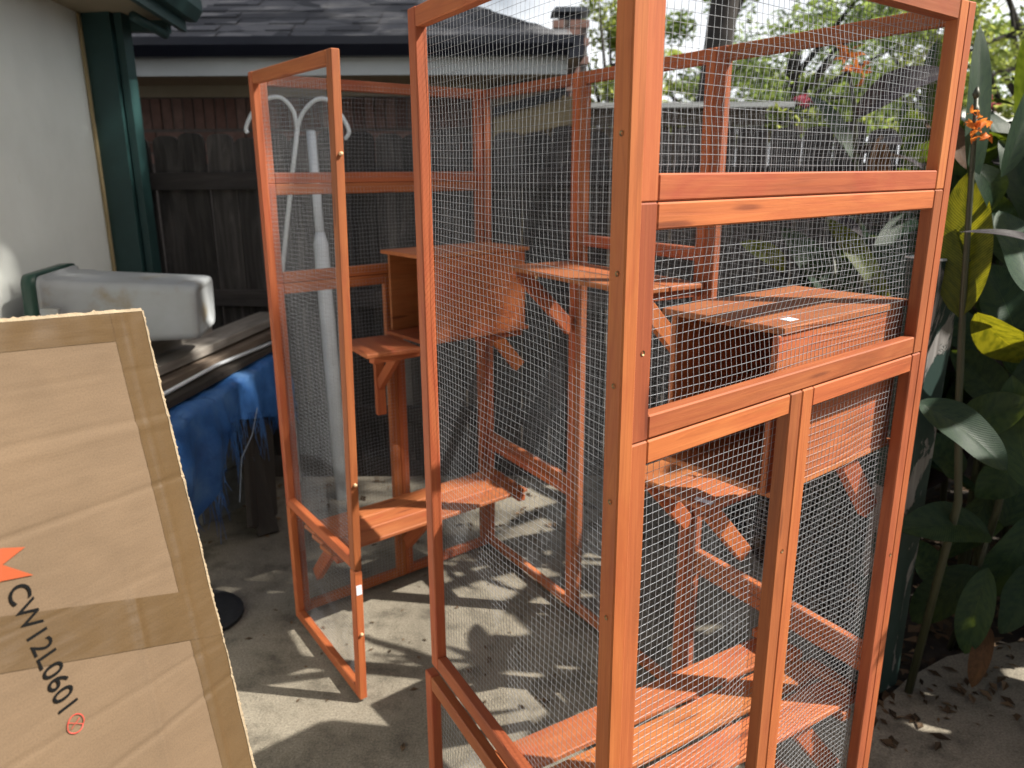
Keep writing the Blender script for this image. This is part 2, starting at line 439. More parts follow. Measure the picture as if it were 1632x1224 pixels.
def card_mat(name, col, rough, tape=False):
    m, N, L, B = mat_new(name)
    v = tex_coord(N, L, 'UV', rnd=False)
    # uv in metres: flutes run across the width
    a = noise_tex(N, L, v, 4, 5, 0.6, 0.3)
    mp = N.new('ShaderNodeMapping'); mp.inputs['Scale'].default_value = (14, 240, 1); L.new(v, mp.inputs['Vector'])
    fl = noise_tex(N, L, mp.outputs[0], 1.0, 4, 0.6)
    g = noise_tex(N, L, v, 420, 3, 0.75)
    c = ramp(N, L, a, [(0.3, tuple(x * 0.84 for x in col)), (0.6, col), (0.8, tuple(x * 1.08 for x in col))])
    f2 = ramp(N, L, fl, [(0.3, (0.94, 0.935, 0.93)), (0.65, (1.02, 1.02, 1.02))])
    c = mix(N, L, 0.8, c, f2, 'MULTIPLY')
    g2 = ramp(N, L, g, [(0.32, (0.60, 0.60, 0.60)), (0.58, (1.1, 1.1, 1.1))])
    c = mix(N, L, 0.5, c, g2, 'MULTIPLY')
    L.new(c, B.inputs['Base Color']); B.inputs['Roughness'].default_value = rough
    bump(N, L, B, fl, 0.18 if not tape else 0.35, 0.0008)
    return m
M['card'] = card_mat('kraft_cardboard', (0.142, 0.094, 0.054), 0.85)
M['tape'] = card_mat('brown_packing_tape', (0.100, 0.063, 0.030), 0.32, True)
M['torn'] = plain('torn_paper_edge', (0.30, 0.235, 0.155), 0.9, 0, 80, 0.3, 0.4)

def peel_mat():
    m, N, L, B = mat_new('peeling_green_paint')
    v = tex_coord(N, L, 'Object', (9, 9, 3.2), rnd=False)
    n = noise_tex(N, L, v, 1.0, 7, 0.62, 0.8)
    v2 = tex_coord(N, L, 'Object', (60, 60, 3), rnd=False)
    g = noise_tex(N, L, v2, 1.0, 4, 0.6)
    bare = ramp(N, L, g, [(0.3, (0.09, 0.083, 0.078)), (0.7, (0.25, 0.24, 0.235))])
    k = ramp(N, L, n, [(0.53, (0, 0, 0)), (0.542, (1, 1, 1))])
    sep = N.new('ShaderNodeSeparateColor'); L.new(k, sep.inputs[0])
    c = mix(N, L, sep.outputs[0], (0.008, 0.028, 0.023), bare)
    L.new(c, B.inputs['Base Color']); B.inputs['Roughness'].default_value = 0.6
    bump(N, L, B, k, 0.6, 0.003); B.inputs['Roughness'].default_value = 0.65
    return m
M['peel'] = peel_mat()

# ------------------------------------------------------------------ ground and setting
mb = MB(); mb.add([(-60, -40, -0.05), (60, -40, -0.05), (60, 90, -0.05), (-60, 90, -0.05)], [(0, 1, 2, 3)])
mb.build('ground', M['soil'], kind='structure')
outline = [(-5, -4), (6, -4), (6, 2.95), (2.6, 2.42), (1.75, 2.27), (1.40, 2.17), (1.22, 2.06), (1.03, 1.90),
           (0.99, 2.4), (0.98, 3.72), (-5, 3.72)]
n = len(outline)
mb = MB()
mb.add([(x, y, 0) for x, y in outline] + [(x, y, -0.09) for x, y in outline],
       [tuple(range(n))] + [(i, i + n, (i + 1) % n + n, (i + 1) % n) for i in range(n)])
mb.build('patio_slab', M['concrete'], kind='structure')
# leaf litter on the bed behind the slab edge and a few leaves blown on the slab
mb = MB(); r = random.Random(3)
def litter_leaf(x, y, z, s):
    a = r.uniform(0, 6.28); c, d = math.cos(a) * s, math.sin(a) * s; w = r.uniform(0.3, 0.55)
    h = r.uniform(0.1, 0.6) * s
    mb.add([(x - c, y - d, z), (x + d * w, y - c * w, z + h), (x + c, y + d, z + h * r.uniform(0, .8)), (x - d * w, y + c * w, z + h * .4)], [(0, 1, 2, 3)])
for i in range(2600):
    x, y = r.uniform(1.0, 3.6), r.uniform(1.95, 3.9)
    edge = 1.90 + (x - 1.03) * 0.55 if x < 1.7 else 2.27 + (x - 1.75) * 0.18
    if y < edge + 0.03: continue
    litter_leaf(x, y, -0.045 + r.uniform(0, 0.03), r.uniform(0.012, 0.045))
for i in range(220):
    x, y = r.uniform(-1.5, 1.0), r.uniform(2.95, 3.7)
    litter_leaf(x, y, 0.002, r.uniform(0.01, 0.03))
for i in range(60):
    x, y = r.uniform(-1.2, 2.2), r.uniform(0.9, 2.2)
    litter_leaf(x, y, 0.002, r.uniform(0.006, 0.02))
for i in range(110):
    x = r.uniform(1.0, 1.9); y = 1.88 + (x - 1.03) * .5 + r.gauss(0, .06) - abs(r.gauss(0, .05))
    litter_leaf(x, y, 0.002, r.uniform(0.006, 0.03))
for i in range(120):
    litter_leaf(r.uniform(-.9, .7), r.uniform(1.9, 3.0), 0.002, r.uniform(0.004, 0.014))
mb.build('leaf_litter', M['litter'], kind='stuff', label='dry brown leaf litter scattered over the planting bed', cat='leaf litter')

# ------------------------------------------------------------------ house wall, green porch post and eave (upper left)
wd = Vector((-0.13, 0.991, 0)).normalized()       # along the wall, away from the camera
wc = at(180, 420, 3.92); wc.z = 0
wnrm = Vector((wd.y, -wd.x, 0))                      # facing the patio
house = empty('house', wc, label='cream stucco house wall with dark green trim and eave at the far left', cat='house')
wtop = at(108, 22, 3.92).z
a0 = wc - wd * 5.2
mb = MB(); th = wnrm * -0.2
mb.hexa([a0, wc, wc + th, a0 + th] + [p + Vector((0, 0, wtop + 0.25)) for p in (a0, wc, wc + th, a0 + th)])
mb.build('wall', M['wall'], house)
# yellowish caulked batten between stucco and post
b0 = wc + wnrm * 0.004 - wd * 0.03
mb = MB(); mb.hexa([b0, wc + wnrm * .004, wc + wnrm * .012, b0 + wnrm * .008] + [p + Vector((0, 0, wtop)) for p in (b0, wc + wnrm * .004, wc + wnrm * .012, b0 + wnrm * .008)])
mb.build('batten', M['tan'], house)
# green porch post, one face to the camera, at the end of the wall
px0 = wc + Vector((0.004, 0.002, 0))
post = MB(); post.hexa([px0, px0 + Vector((0.140, 0, 0)), px0 + Vector((0.128, 0.15, 0)), px0 + Vector((-0.01, 0.15, 0))] +
                       [p + Vector((0, 0, wtop + 0.2)) for p in (px0, px0 + Vector((0.140, 0, 0)), px0 + Vector((0.128, 0.15, 0)), px0 + Vector((-0.01, 0.15, 0)))])
post.build('corner_post', M['green_paint'], house)
mb = MB(); e0 = px0 + Vector((0.146, 0.03, 0))
mb.hexa([e0, e0 + Vector((0.035, 0, 0)), e0 + Vector((0.03, 0.1, 0)), e0 + Vector((-0.005, 0.1, 0))] + [p + Vector((0, 0, wtop + 0.2)) for p in (e0, e0 + Vector((0.035, 0, 0)), e0 + Vector((0.03, 0.1, 0)), e0 + Vector((-0.005, 0.1, 0)))])
mb.build('trim_board', M['green_paint'], house)
# eave: soffit sheet, fascia, gutter and end beam
ee = at(270, 60, 4.0); ee.z = 0
ov = (ee - wc).dot(wnrm)
z0 = wtop
mb = MB(); s0, s1 = wc - wd * 5.2 - wnrm * 0.1, wc + wd * 0.25 - wnrm * 0.1
mb.hexa([s0 + Vector((0, 0, z0)), s1 + Vector((0, 0, z0)), s1 + wnrm * (ov + 0.08) + Vector((0, 0, z0 + .02)), s0 + wnrm * (ov + .08) + Vector((0, 0, z0 + .02))] +
        [s0 + Vector((0, 0, z0 + .02)), s1 + Vector((0, 0, z0 + .02)), s1 + wnrm * (ov + 0.08) + Vector((0, 0, z0 + .04)), s0 + wnrm * (ov + .08) + Vector((0, 0, z0 + .04))])
mb.build('soffit', M['soffit'], house)
f0, f1 = wc - wd * 5.2 + wnrm * ov, wc + wd * 0.27 + wnrm * ov
mb = MB(); zf = z0 - 0.03
mb.hexa([p + Vector((0, 0, zf)) for p in (f0, f1, f1 + wnrm * .025, f0 + wnrm * .025)] + [p + Vector((0, 0, zf + .19)) for p in (f0, f1, f1 + wnrm * .025, f0 + wnrm * .025)])
fas = mb.build('fascia', M['green_paint'], house)
mb = MB()
prof = [(0.028, 0.0), (0.07, 0.0), (0.105, 0.05), (0.105, 0.1), (0.095, 0.1), (0.095, 0.053), (0.066, 0.01), (0.028, 0.01)]
m = len(prof)
mb.add([f0 + wnrm * x + Vector((0, 0, zf + .05 + z)) for x, z in prof] + [f1 + wd * .03 + wnrm * x + Vector((0, 0, zf + .05 + z)) for x, z in prof],
       [(i, (i + 1) % m, (i + 1) % m + m, i + m) for i in range(m)] + [tuple(range(m)), tuple(range(2 * m - 1, m - 1, -1))])
mb.build('gutter', M['green_paint'], fas)
c0 = wc + wd * 0.10 + wnrm * 0.10
mb = MB(); mb.hexa([p + Vector((0, 0, z0 - .055)) for p in (c0, c0 + wnrm * (ov - .12), c0 + wnrm * (ov - .12) + wd * .06, c0 + wd * .06)] +
                   [p + Vector((0, 0, z0 - .004)) for p in (c0, c0 + wnrm * (ov - .12), c0 + wnrm * (ov - .12) + wd * .06, c0 + wd * .06)])
mb.build('end_beam', M['green_paint'], house)
mb = MB(); g0 = c0 + wnrm * (ov - .2) + Vector((0, 0, z0 - .05)); mb.tube([g0 + Vector((0, 0, .02)) - wd * .25, g0 + wnrm * .06 + wd * .02 - Vector((0, 0, .015))], 0.022, 10)
mb.build('drain_pipe', M['green_paint'], house, smooth=True)
mb = MB(); rs = [f0 + wnrm * .05 + Vector((0, 0, zf + .2)), f1 + wnrm * .05 + Vector((0, 0, zf + .2))]
rs += [rs[1] - wnrm * 2.2 + Vector((0, 0, .8)), rs[0] - wnrm * 2.2 + Vector((0, 0, .8))]
mb.hexa(rs + [p + Vector((0, 0, .05)) for p in rs]); mb.build('roof', M['shingle'], house)

# unseen house wing added behind the camera to block low sky light
mb = MB(); mb.box((-6.5, -2.6, -.05), (7.5, -2.4, 2.55)); mb.build('added_wing_wall', M['wall'], house)
mb = MB(); mb.hexa([(-6.6, -1.9, 2.5), (7.6, -1.9, 2.5), (7.6, -6.4, 4.7), (-6.6, -6.4, 4.7), (-6.6, -1.9, 2.62), (7.6, -1.9, 2.62), (7.6, -6.4, 4.82), (-6.6, -6.4, 4.82)]); mb.build('added_wing_roof', M['shingle'], house)
mb = MB(); mb.box((-6.6, -1.9, 2.42), (7.6, -1.87, 2.6)); mb.build('added_wing_fascia', M['green_paint'], house)

# ------------------------------------------------------------------ fence
FY0, FY1, FX0, FX1 = 4.12, 3.72, -3.2, 2.0       # slightly nearer towards the right
def fence_y(x): return FY0 + (FY1 - FY0) * (x + 1.9) / 3.6
fence = empty('picket_fence', (0, fence_y(0), 0), label='dark weathered wooden picket fence with rounded tops behind the cat enclosure', cat='fence')
def picket_mesh(w, h, kind):
    prof = [(-w/2, 0), (w/2, 0)]
    k = 7
    sh = 0.055
    for i in range(k + 1):
        a = i / k * math.pi
        prof.append((w/2 * (abs(math.cos(a)) ** 0.7) * (1 if math.cos(a) > 0 else -1), h - sh + sh * math.sin(a) ** (0.8 if kind else 0.6)))
    m = len(prof); t = 0.008
    b = MB(); b.add([(x, -t, z) for x, z in prof] + [(x, t, z) for x, z in prof],
                    [tuple(range(m)), tuple(range(2*m-1, m-1, -1))] + [(i, i + m, (i+1) % m + m, (i+1) % m) for i in range(m)])
    return b.mesh('picket', M['fence'])
pm = [picket_mesh(0.138, 1.70, 0), picket_mesh(0.134, 1.69, 1), picket_mesh(0.140, 1.715, 0)]
r = random.Random(11)
x = FX0
while x < 5.2:
    o = bpy.data.objects.new('picket', r.choice(pm))
    y = fence_y(x)
    mw = Matrix.Translation((x, y + r.uniform(-.004, .004), 0.0 + r.uniform(-0.012, 0.012) + max(0, x) * 0.012)) @ Matrix.Rotation(-0.111 + r.uniform(-.02, .02), 4, 'Z') @ Matrix.Rotation(r.uniform(-.006, .006), 4, 'Y')
    link(o, fence, mw)
    x += 0.1445
for z in (1.465, 0.87, 0.25):
    p0, p1 = Vector((-3.3, fence_y(-3.3) - 0.03, z)), Vector((5.2, fence_y(5.2) - 0.03, z + 0.05))
    member('rail', fence, p0, p1, (0.11, 1, 0), 0.038, 0.085, M['fence_rail'])
for xx in (-2.25, -0.1, 2.2):
    member('post', fence, (xx, fence_y(xx) + 0.06, 0), (xx, fence_y(xx) + 0.06, 1.62), (0.11, 1, 0), 0.09, 0.09, M['dark_board'])

# ------------------------------------------------------------------ neighbour house behind the fence
NY, WY = 5.05, 5.65          # eave line and brick wall
nb = empty('brick_house', (-2, WY, 0), label='neighbouring brick house with grey shingle hip roof and dark gutter behind the fence', cat='house')
CX = at(905, 60, NY).x       # right eave corner
zg1, zg0 = at(500, 62, NY).z, at(500, 92, NY).z
zf0 = at(500, 119, NY).z
zs = at(500, 152, WY).z
XL = -7.0
mb = MB(); mb.box((XL, WY, -0.05), (CX - 0.55, WY + 0.2, zs)); mb.box((CX - .75, WY + .2, -.05), (CX - .55, WY + 6, zs))
mb.build('wall', M['mortar'], nb)
# bricks: a soldier course under the frieze and stretchers below
r = random.Random(5)
bs = MB(); bs.box((-.031, -.006, -.098), (.031, .02, .098)); sold = bs.mesh('brick', M['brick'])
bs = MB(); bs.box((-.098, -.006, -.031), (.098, .02, .031)); stre = bs.mesh('brick', M['brick'])
top = zs - 0.012
x = -3.4; k = 0
while x < CX - 0.6:
    o = bpy.data.objects.new('brick', sold)
    link(o, nb, Matrix.Translation((x, WY + r.uniform(-.004, .003), top - .105)) @ Matrix.Rotation(r.uniform(-.008, .008), 4, 'Y')); x += 0.0735
for row in range(3):
    x = -3.4 + (row % 2) * .104
    while x < CX - 0.7:
        o = bpy.data.objects.new('brick', stre)
        link(o, nb, Matrix.Translation((x, WY + r.uniform(-.004, .003), top - .255 - row * .0735))); x += 0.208
mb = MB(); mb.box((XL, WY - 0.03, zs - 0.01), (CX - .5, WY + .02, zs + 0.17)); mb.build('frieze_board', M['soffit'], nb)
mb = MB(); mb.box((XL, NY + .02, zf0 + 0.0), (CX, WY + .3, zf0 + 0.015)); mb.box((CX - .62, WY + .3, zf0), (CX, WY + 6, zf0 + .015))
mb.build('soffit', M['soffit'], nb)
mb = MB(); mb.box((XL, NY, zf0 - .004), (CX, NY + .03, zg0 + .08)); mb.box((CX - .03, NY + .03, zf0 - .004), (CX, WY + 6, zg0 + .08))
fs = mb.build('fascia', M['fascia'], nb)
mb = MB()
prof = [(0, 0), (-0.075, 0.0), (-0.115, 0.06), (-0.115, zg1 - zg0), (-0.10, zg1 - zg0), (-0.10, .07), (-.07, .015), (0, .015)]
m = len(prof)
mb.add([(XL, NY - .002 + y, zg0 + z) for y, z in prof] + [(CX + .03, NY - .002 + y, zg0 + z) for y, z in prof],
       [(i, i + m, (i + 1) % m + m, (i + 1) % m) for i in range(m)] + [tuple(reversed(range(m))), tuple(range(m, 2 * m))])
mb.build('gutter', M['gutter'], fs)
mb = MB(); mb.box((CX + .002, NY - .1, zg0 - .02), (CX + .09, WY + 6, zg1)); mb.build('side_gutter', M['gutter'], fs)
# roof: hip, pitch 0.47; deck plus shingle courses as one mass
PIT = 0.47
ez = zg1 - 0.01; ey = NY - 0.06; ex = CX + 0.05; D = 5.0
mb = MB()
mb.add([(XL - 6, ey, ez), (ex, ey, ez), (ex - D, ey + D, ez + D * PIT), (XL - 6, ey + D, ez + D * PIT),
        (ex, ey + 2 * D, ez), (XL - 6, ey + 2 * D, ez)], [(0, 1, 2, 3), (1, 4, 2), (3, 2, 4, 5)])
roof = mb.build('roof', M['shingle'], nb)
sn = Vector((0, -PIT, 1)).normalized(); su = Vector((0, 1, PIT)).normalized()
mb = MB(); r = random.Random(9)
for row in range(24):
    d = row * 0.14
    x = -6.2 + r.uniform(0, .2)
    while True:
        w = r.choice((0.16, 0.22, 0.3, 0.2))
        xr = ex - d * su.y - 0.01
        if x > xr - 0.02: break
        last = x + w > xr
        if last: w = xr - x
        lift = 0.006 + r.choice((0, 0, .005, .009))
        o0 = Vector((x, ey, ez)) + su * d
        p = [o0, o0 + Vector((w - .004, 0, 0)), o0 + Vector((max(.002, w - .004 - (.16 * su.y if last else 0)), 0, 0)) + su * .16, o0 + su * .16]
        mb.add([p[0] + sn * lift, p[1] + sn * lift, p[2] + sn * .003, p[3] + sn * .003, p[0], p[1]], [(0, 1, 2, 3), (4, 5, 1, 0)])
        x += w
        if last: break
mb.build('shingles', M['shingle'], roof, kind='stuff')
# porch beam box and post at the right end
pa, pb = at(786, 190, 5.5), at(918, 175, 5.5)
mb = MB(); mb.hexa([(pa.x, 5.5, at(786, 222, 5.5).z), (pb.x, 5.35, at(918, 196, 5.35).z), (pb.x, 5.9, at(918, 196, 5.35).z), (pa.x, 5.9, at(786, 222, 5.5).z),
                    (pa.x, 5.5, at(786, 186, 5.5).z), (pb.x, 5.35, at(918, 150, 5.35).z), (pb.x, 5.9, at(918, 150, 5.35).z), (pa.x, 5.9, at(786, 186, 5.5).z)])
mb.build('porch_beam', M['tan'], nb)
mb = MB(); mb.hexa([(pa.x, 5.46, at(786, 186, 5.5).z), (pb.x - .08, 5.31, at(900, 152, 5.35).z), (pb.x - .08, 5.9, at(900, 152, 5.35).z), (pa.x, 5.9, at(786, 186, 5.5).z),
                    (pa.x, 5.46, at(786, 172, 5.5).z), (pb.x - .08, 5.31, at(900, 138, 5.35).z), (pb.x - .08, 5.9, at(900, 138, 5.35).z), (pa.x, 5.9, at(786, 172, 5.5).z)])
mb.build('porch_gutter', M['gutter'], nb)
mb = MB(); mb.box((pa.x, 5.62, 0), (pb.x - .02, 5.7, at(918, 180, 5.6).z)); mb.build('porch_screen_wall', M['tan'], nb)
mb = MB(); mb.box((pb.x - .14, 5.42, 0), (pb.x - .03, 5.52, at(900, 196, 5.42).z)); mb.build('porch_post', M['tan'], nb)
# chimney with metal cap
ch0, ch1 = at(880, 100, 7.4), at(938, 100, 7.4)
zc = at(900, 28, 7.4).z
mb = MB(); mb.box((ch0.x + .015, 7.4, 1.6), (ch1.x - .015, 7.75, zc - .02)); chim = mb.build('chimney', M['mortar'], nb)
bs = MB(); bs.box((-.098, -.012, -.031), (.098, .03, .031)); cbk = bs.mesh('brick', brick_mat('chimney_brick_sunlit', (0.30, 0.165, 0.13), (0.36, 0.22, 0.18)))  # brighter copy of the brick, sunlight put into its colour
r = random.Random(8); z = zc - .05; row = 0
while z > 1.75:
    x = ch0.x + .05 + (row % 2) * .1
    while x < ch1.x - .02:
        o = bpy.data.objects.new('brick', cbk); w = 1.0
        hw = min(.098, x - ch0.x, ch1.x - x)
        link(o, chim, Matrix.Translation((x, 7.4 + r.uniform(-.004, .004), z)) @ Matrix.Diagonal((hw / .098, 1, 1, 1))); x += .19
    z -= .075; row += 1
mb = MB(); cc = (ch0 + ch1) / 2
mb.box((cc.x - .10, 7.48, zc - .02), (cc.x + .10, 7.66, zc + .05)); mb.hexa([(cc.x - .17, 7.40, zc + .05), (cc.x + .17, 7.40, zc + .05), (cc.x + .17, 7.74, zc + .05), (cc.x - .17, 7.74, zc + .05),
        (cc.x - .13, 7.46, zc + .10), (cc.x + .13, 7.46, zc + .10), (cc.x + .13, 7.68, zc + .10), (cc.x - .13, 7.68, zc + .10)])
mb.build('chimney_cap', M['cap'], chim)

# low carport beyond the fence
sh0, sh1 = at(945, 168, 8.2), at(1262, 160, 8.2)
shed = empty('carport', ((sh0.x + sh1.x) / 2, 8.2, 0), label='low flat roofed timber carport beyond the fence, beside the tree trunk', cat='carport')
mb = MB(); mb.box((sh0.x - .3, 8.1, sh0.z - .03), (sh1.x, 10.5, sh0.z + .02)); mb.build('roof', M['fascia'], shed)
mb = MB(); mb.box((sh0.x - .25, 8.2, sh0.z - .2), (sh1.x - .25, 8.26, sh0.z - .032)); mb.build('beam', M['old_plank'], shed)
for i in range(14):
    x = sh0.x - .2 + i * .17
    member('plank', shed, (x + .08, 8.32, 0), (x + .08, 8.32, sh0.z - .2), (0, 1, 0), .02, .16, M['old_plank'])

# ------------------------------------------------------------------ trees
def crown_mesh(center, rad, n, size, seed, gaps=0.35, clumps=26):
    r = random.Random(seed); mb = MB()
    cl = []
    for i in range(clumps):
        d = Vector((r.gauss(0, 1), r.gauss(0, 1), r.gauss(0, 1))).normalized() * r.uniform(.35, 1.0)
        cl.append((Vector((d.x * rad[0], d.y * rad[1], d.z * rad[2])), r.uniform(.13, .30)))
    for i in range(n):
        c, cr = r.choice(cl)
        d = Vector((r.gauss(0, 1), r.gauss(0, 1), r.gauss(0, .8)))
        d = d.normalized() * (r.random() ** .45) * cr
        p = Vector(center) + c + Vector((d.x * rad[0], d.y * rad[1], d.z * rad[2]))
        a = Vector((r.gauss(0, 1), r.gauss(0, 1), r.gauss(0, .6))).normalized()
        b = a.cross(Vector((r.gauss(0, 1), r.gauss(0, 1), r.gauss(0, 1)))).normalized()
        s = size * r.uniform(.55, 1.25)
        mb.add([p - a * s, p + b * s * .45, p + a * s, p - b * s * .45], [(0, 1, 2, 3)])
    return mb, cl
def tree(name, base, trunk_top, trunk_r, center, rad, n, size, seed, mat, label, group=None, clumps=26, lean=0):
    t = empty(name, base, label=label, cat='tree', group=group)
    mb = MB(); b = Vector(base); tt = Vector(trunk_top); r = random.Random(seed)
    pts = [b.lerp(tt, i / 6) + Vector((math.sin(i * 1.3 + seed) * trunk_r * .25, math.cos(i + seed) * trunk_r * .2, 0)) for i in range(7)]
    mb.tube(pts, [trunk_r * (1.2 - .06 * i) for i in range(7)], 12)
    cm, cl = crown_mesh(center, rad, n, size, seed, clumps=clumps)
    for c, cr in cl[:10]:
        e = Vector(center) + c
        s = pts[r.choice((3, 4, 5, 6))]
        mid = s.lerp(e, .5) + Vector((0, 0, .15 * rad[2] * r.uniform(-.3, 1)))
        mb.tube([s, mid, e], [trunk_r * .42, trunk_r * .25, trunk_r * .06], 6)
    mb.build('trunk', M['bark'], t, smooth=True)
    cm.build('crown', M[mat], t)
    return t
tk = at(1133, 100, 9.0)
tree('shade_tree', (tk.x - .06, 9.0, -0.05), (tk.x + .22, 9.0, 5.6), .155, (tk.x + .6, 9.2, 6.2), (2.6, 2.4, 2.0), 8000, .07, 21, 'tree_leaf', 'tall tree with thick dark trunk rising beside the carport roof', clumps=30)
def bgtree(px, py, Y, rx, rz, n, size, seed, mat, label):
    c = at(px, py, Y)
    return tree('leafy_tree', (c.x, Y, -.05), (c.x + .2, Y, c.z), .14, (c.x, Y, c.z), (rx, rx * .9, rz), n, size, seed, mat, label, group='trees beyond the fence')
bgtree(975, 100, 14, 0.75, 1.7, 2800, .065, 31, 'tree_leaf_light', 'slender pale green tree between the chimney and the front corner post')
bgtree(1250, 70, 15, 2.5, 2.4, 7500, .070, 32, 'tree_leaf', 'broad green tree just past the thick dark trunk')
bgtree(1480, 60, 17, 3.2, 2.7, 8500, .075, 33, 'tree_leaf', 'dark green tree behind the bent canna leaves')
bgtree(1640, 40, 13, 1.9, 2.3, 7000, .065, 34, 'tree_leaf_light', 'bright green tree behind the upright canna leaf at the frame edge')
bgtree(1400, 175, 22, 5.0, 1.3, 9000, .11, 35, 'tree_leaf_light', 'low light green tree mass just above the fence top')
bgtree(1080, 170, 20, 3.0, 1.2, 5000, .10, 36, 'tree_leaf_light', 'low hazy green tree behind the carport')
# tree outside the frame to the right, whose crown dapples the light on the patio
tree('shade_tree', (6.4, 3.4, -.05), (6.2, 3.0, 7.0), .2, (6.0, 2.6, 9.6), (1.9, 1.6, 2.5), 20000, .09, 41, 'tree_leaf', 'large shade tree standing to the right of the patio, crown above', clumps=80)
tree('shade_tree', (7.5, -3.0, -.05), (7.3, -3.2, 5.5), .2, (7.4, -3.6, 6.0), (2.6, 2.0, 3.2), 9000, .11, 42, 'tree_leaf', 'unseen dense tree added to block sky light beyond the house wing', clumps=30)  # out of view, added to cut sky light from behind on the right
tree('shade_tree', (8.5, 5.5, -.05), (8.4, 5.6, 5.5), .2, (8.4, 5.8, 5.0), (2.6, 2.2, 3.6), 9000, .11, 43, 'tree_leaf', 'unseen dense tree added to block sky light beyond the planting bed', clumps=30)  # out of view, added to cut sky light past the bed
tree('shade_tree', (6.3, 5.6, -.05), (6.2, 5.1, 8.0), .2, (6.0, 4.75, 10.4), (2.3, 1.5, 2.4), 8000, .09, 44, 'tree_leaf', 'high shade tree beyond the fence, outside the frame, dappling the grey roof', clumps=50)
# pink crape myrtle blossom
cmr = at(1578, 165, 9.5)
t = empty('crape_myrtle', (cmr.x, 9.5, -.05), label='small crape myrtle with pink blossom beyond the fence', cat='tree')
mb = MB(); mb.tube([(cmr.x, 9.5, -.05), (cmr.x + .05, 9.5, cmr.z)], [.04, .02], 6); mb.build('trunk', M['bark'], t)
cm, _ = crown_mesh((cmr.x, 9.5, cmr.z), (.22, .22, .2), 500, .035, 51, clumps=8); cm.build('blossom', M['blossom'], t)
cm, _ = crown_mesh((cmr.x + .1, 9.6, cmr.z - .35), (.5, .4, .4), 900, .06, 52, clumps=10); cm.build('crown', M['tree_leaf_light'], t)
cmr = at(1262, 190, 4.6)
t = empty('flowering_shrub', (cmr.x, 4.6, -.05), label='yellow green shrub with pink tips peeking over the fence', cat='shrub')
mb = MB(); mb.tube([(cmr.x, 4.6, -.05), (cmr.x, 4.6, cmr.z)], [.03, .01], 6); mb.build('stem', M['bark'], t)
cm, _ = crown_mesh((cmr.x, 4.6, cmr.z), (.12, .12, .11), 420, .03, 53, clumps=8); cm.build('foliage', M['tree_leaf_light'], t)
cm, _ = crown_mesh((cmr.x + .02, 4.58, cmr.z + .1), (.09, .08, .03), 80, .022, 54, clumps=5); cm.build('blossom', M['blossom'], t)
# white building far right
q = at(1620, 185, 11)
far = empty('white_shed', (q.x + 1.2, 11, 0), label='pale grey shed roof far beyond the fence at the frame edge', cat='shed')
mb = MB(); mb.box((q.x - .3, 11, -.05), (q.x + 3, 13, q.z - .12)); mb.build('wall', M['fascia'], far)
mb = MB(); mb.hexa([(q.x - .4, 10.9, q.z - .14), (q.x + 3.1, 10.9, q.z - .14), (q.x + 3.1, 13, q.z + .25), (q.x - .4, 13, q.z + .25), (q.x - .4, 10.9, q.z - .1), (q.x + 3.1, 10.9, q.z - .1), (q.x + 3.1, 13, q.z + .29), (q.x - .4, 13, q.z + .29)])
mb.build('roof', M['fascia'], far)

# ------------------------------------------------------------------ the cat enclosure
H, ZA, ZE, ZB = 1.80, 1.4846, 1.1800, 0.455
T, W = 0.023, 0.033
pC, pR, pN = Vector((-0.098, 2.945, 0)), Vector((0.792, 1.457, 0)), Vector((0.152, 0.937, 0))
pL, pDb, pDt = Vector((-0.766, 2.409, 0)), Vector((-0.435, 1.967, 0)), Vector((-0.399, 1.958, 0))
pM = Vector((-0.184, 1.506, 0))
EV = (pR - pC).normalized()                    # along the long side, towards the camera end
AV = (pR - pN).normalized()                    # across, towards the planted side
NV = Vector((-EV.y, EV.x, 0))                  # outward from the planted side wall
if NV.x < 0: NV = -NV
NIN = Vector((-AV.y, AV.x, 0))                 # from near end wall into the enclosure
NOUT_L = Vector((-0.62, 0.785, 0)).normalized()
cage = empty('cat_enclosure', (0.05, 1.9, 0), label='tall orange stained wooden cat enclosure with wire mesh panels', cat='cat enclosure')
UP = Vector((0, 0, 1))

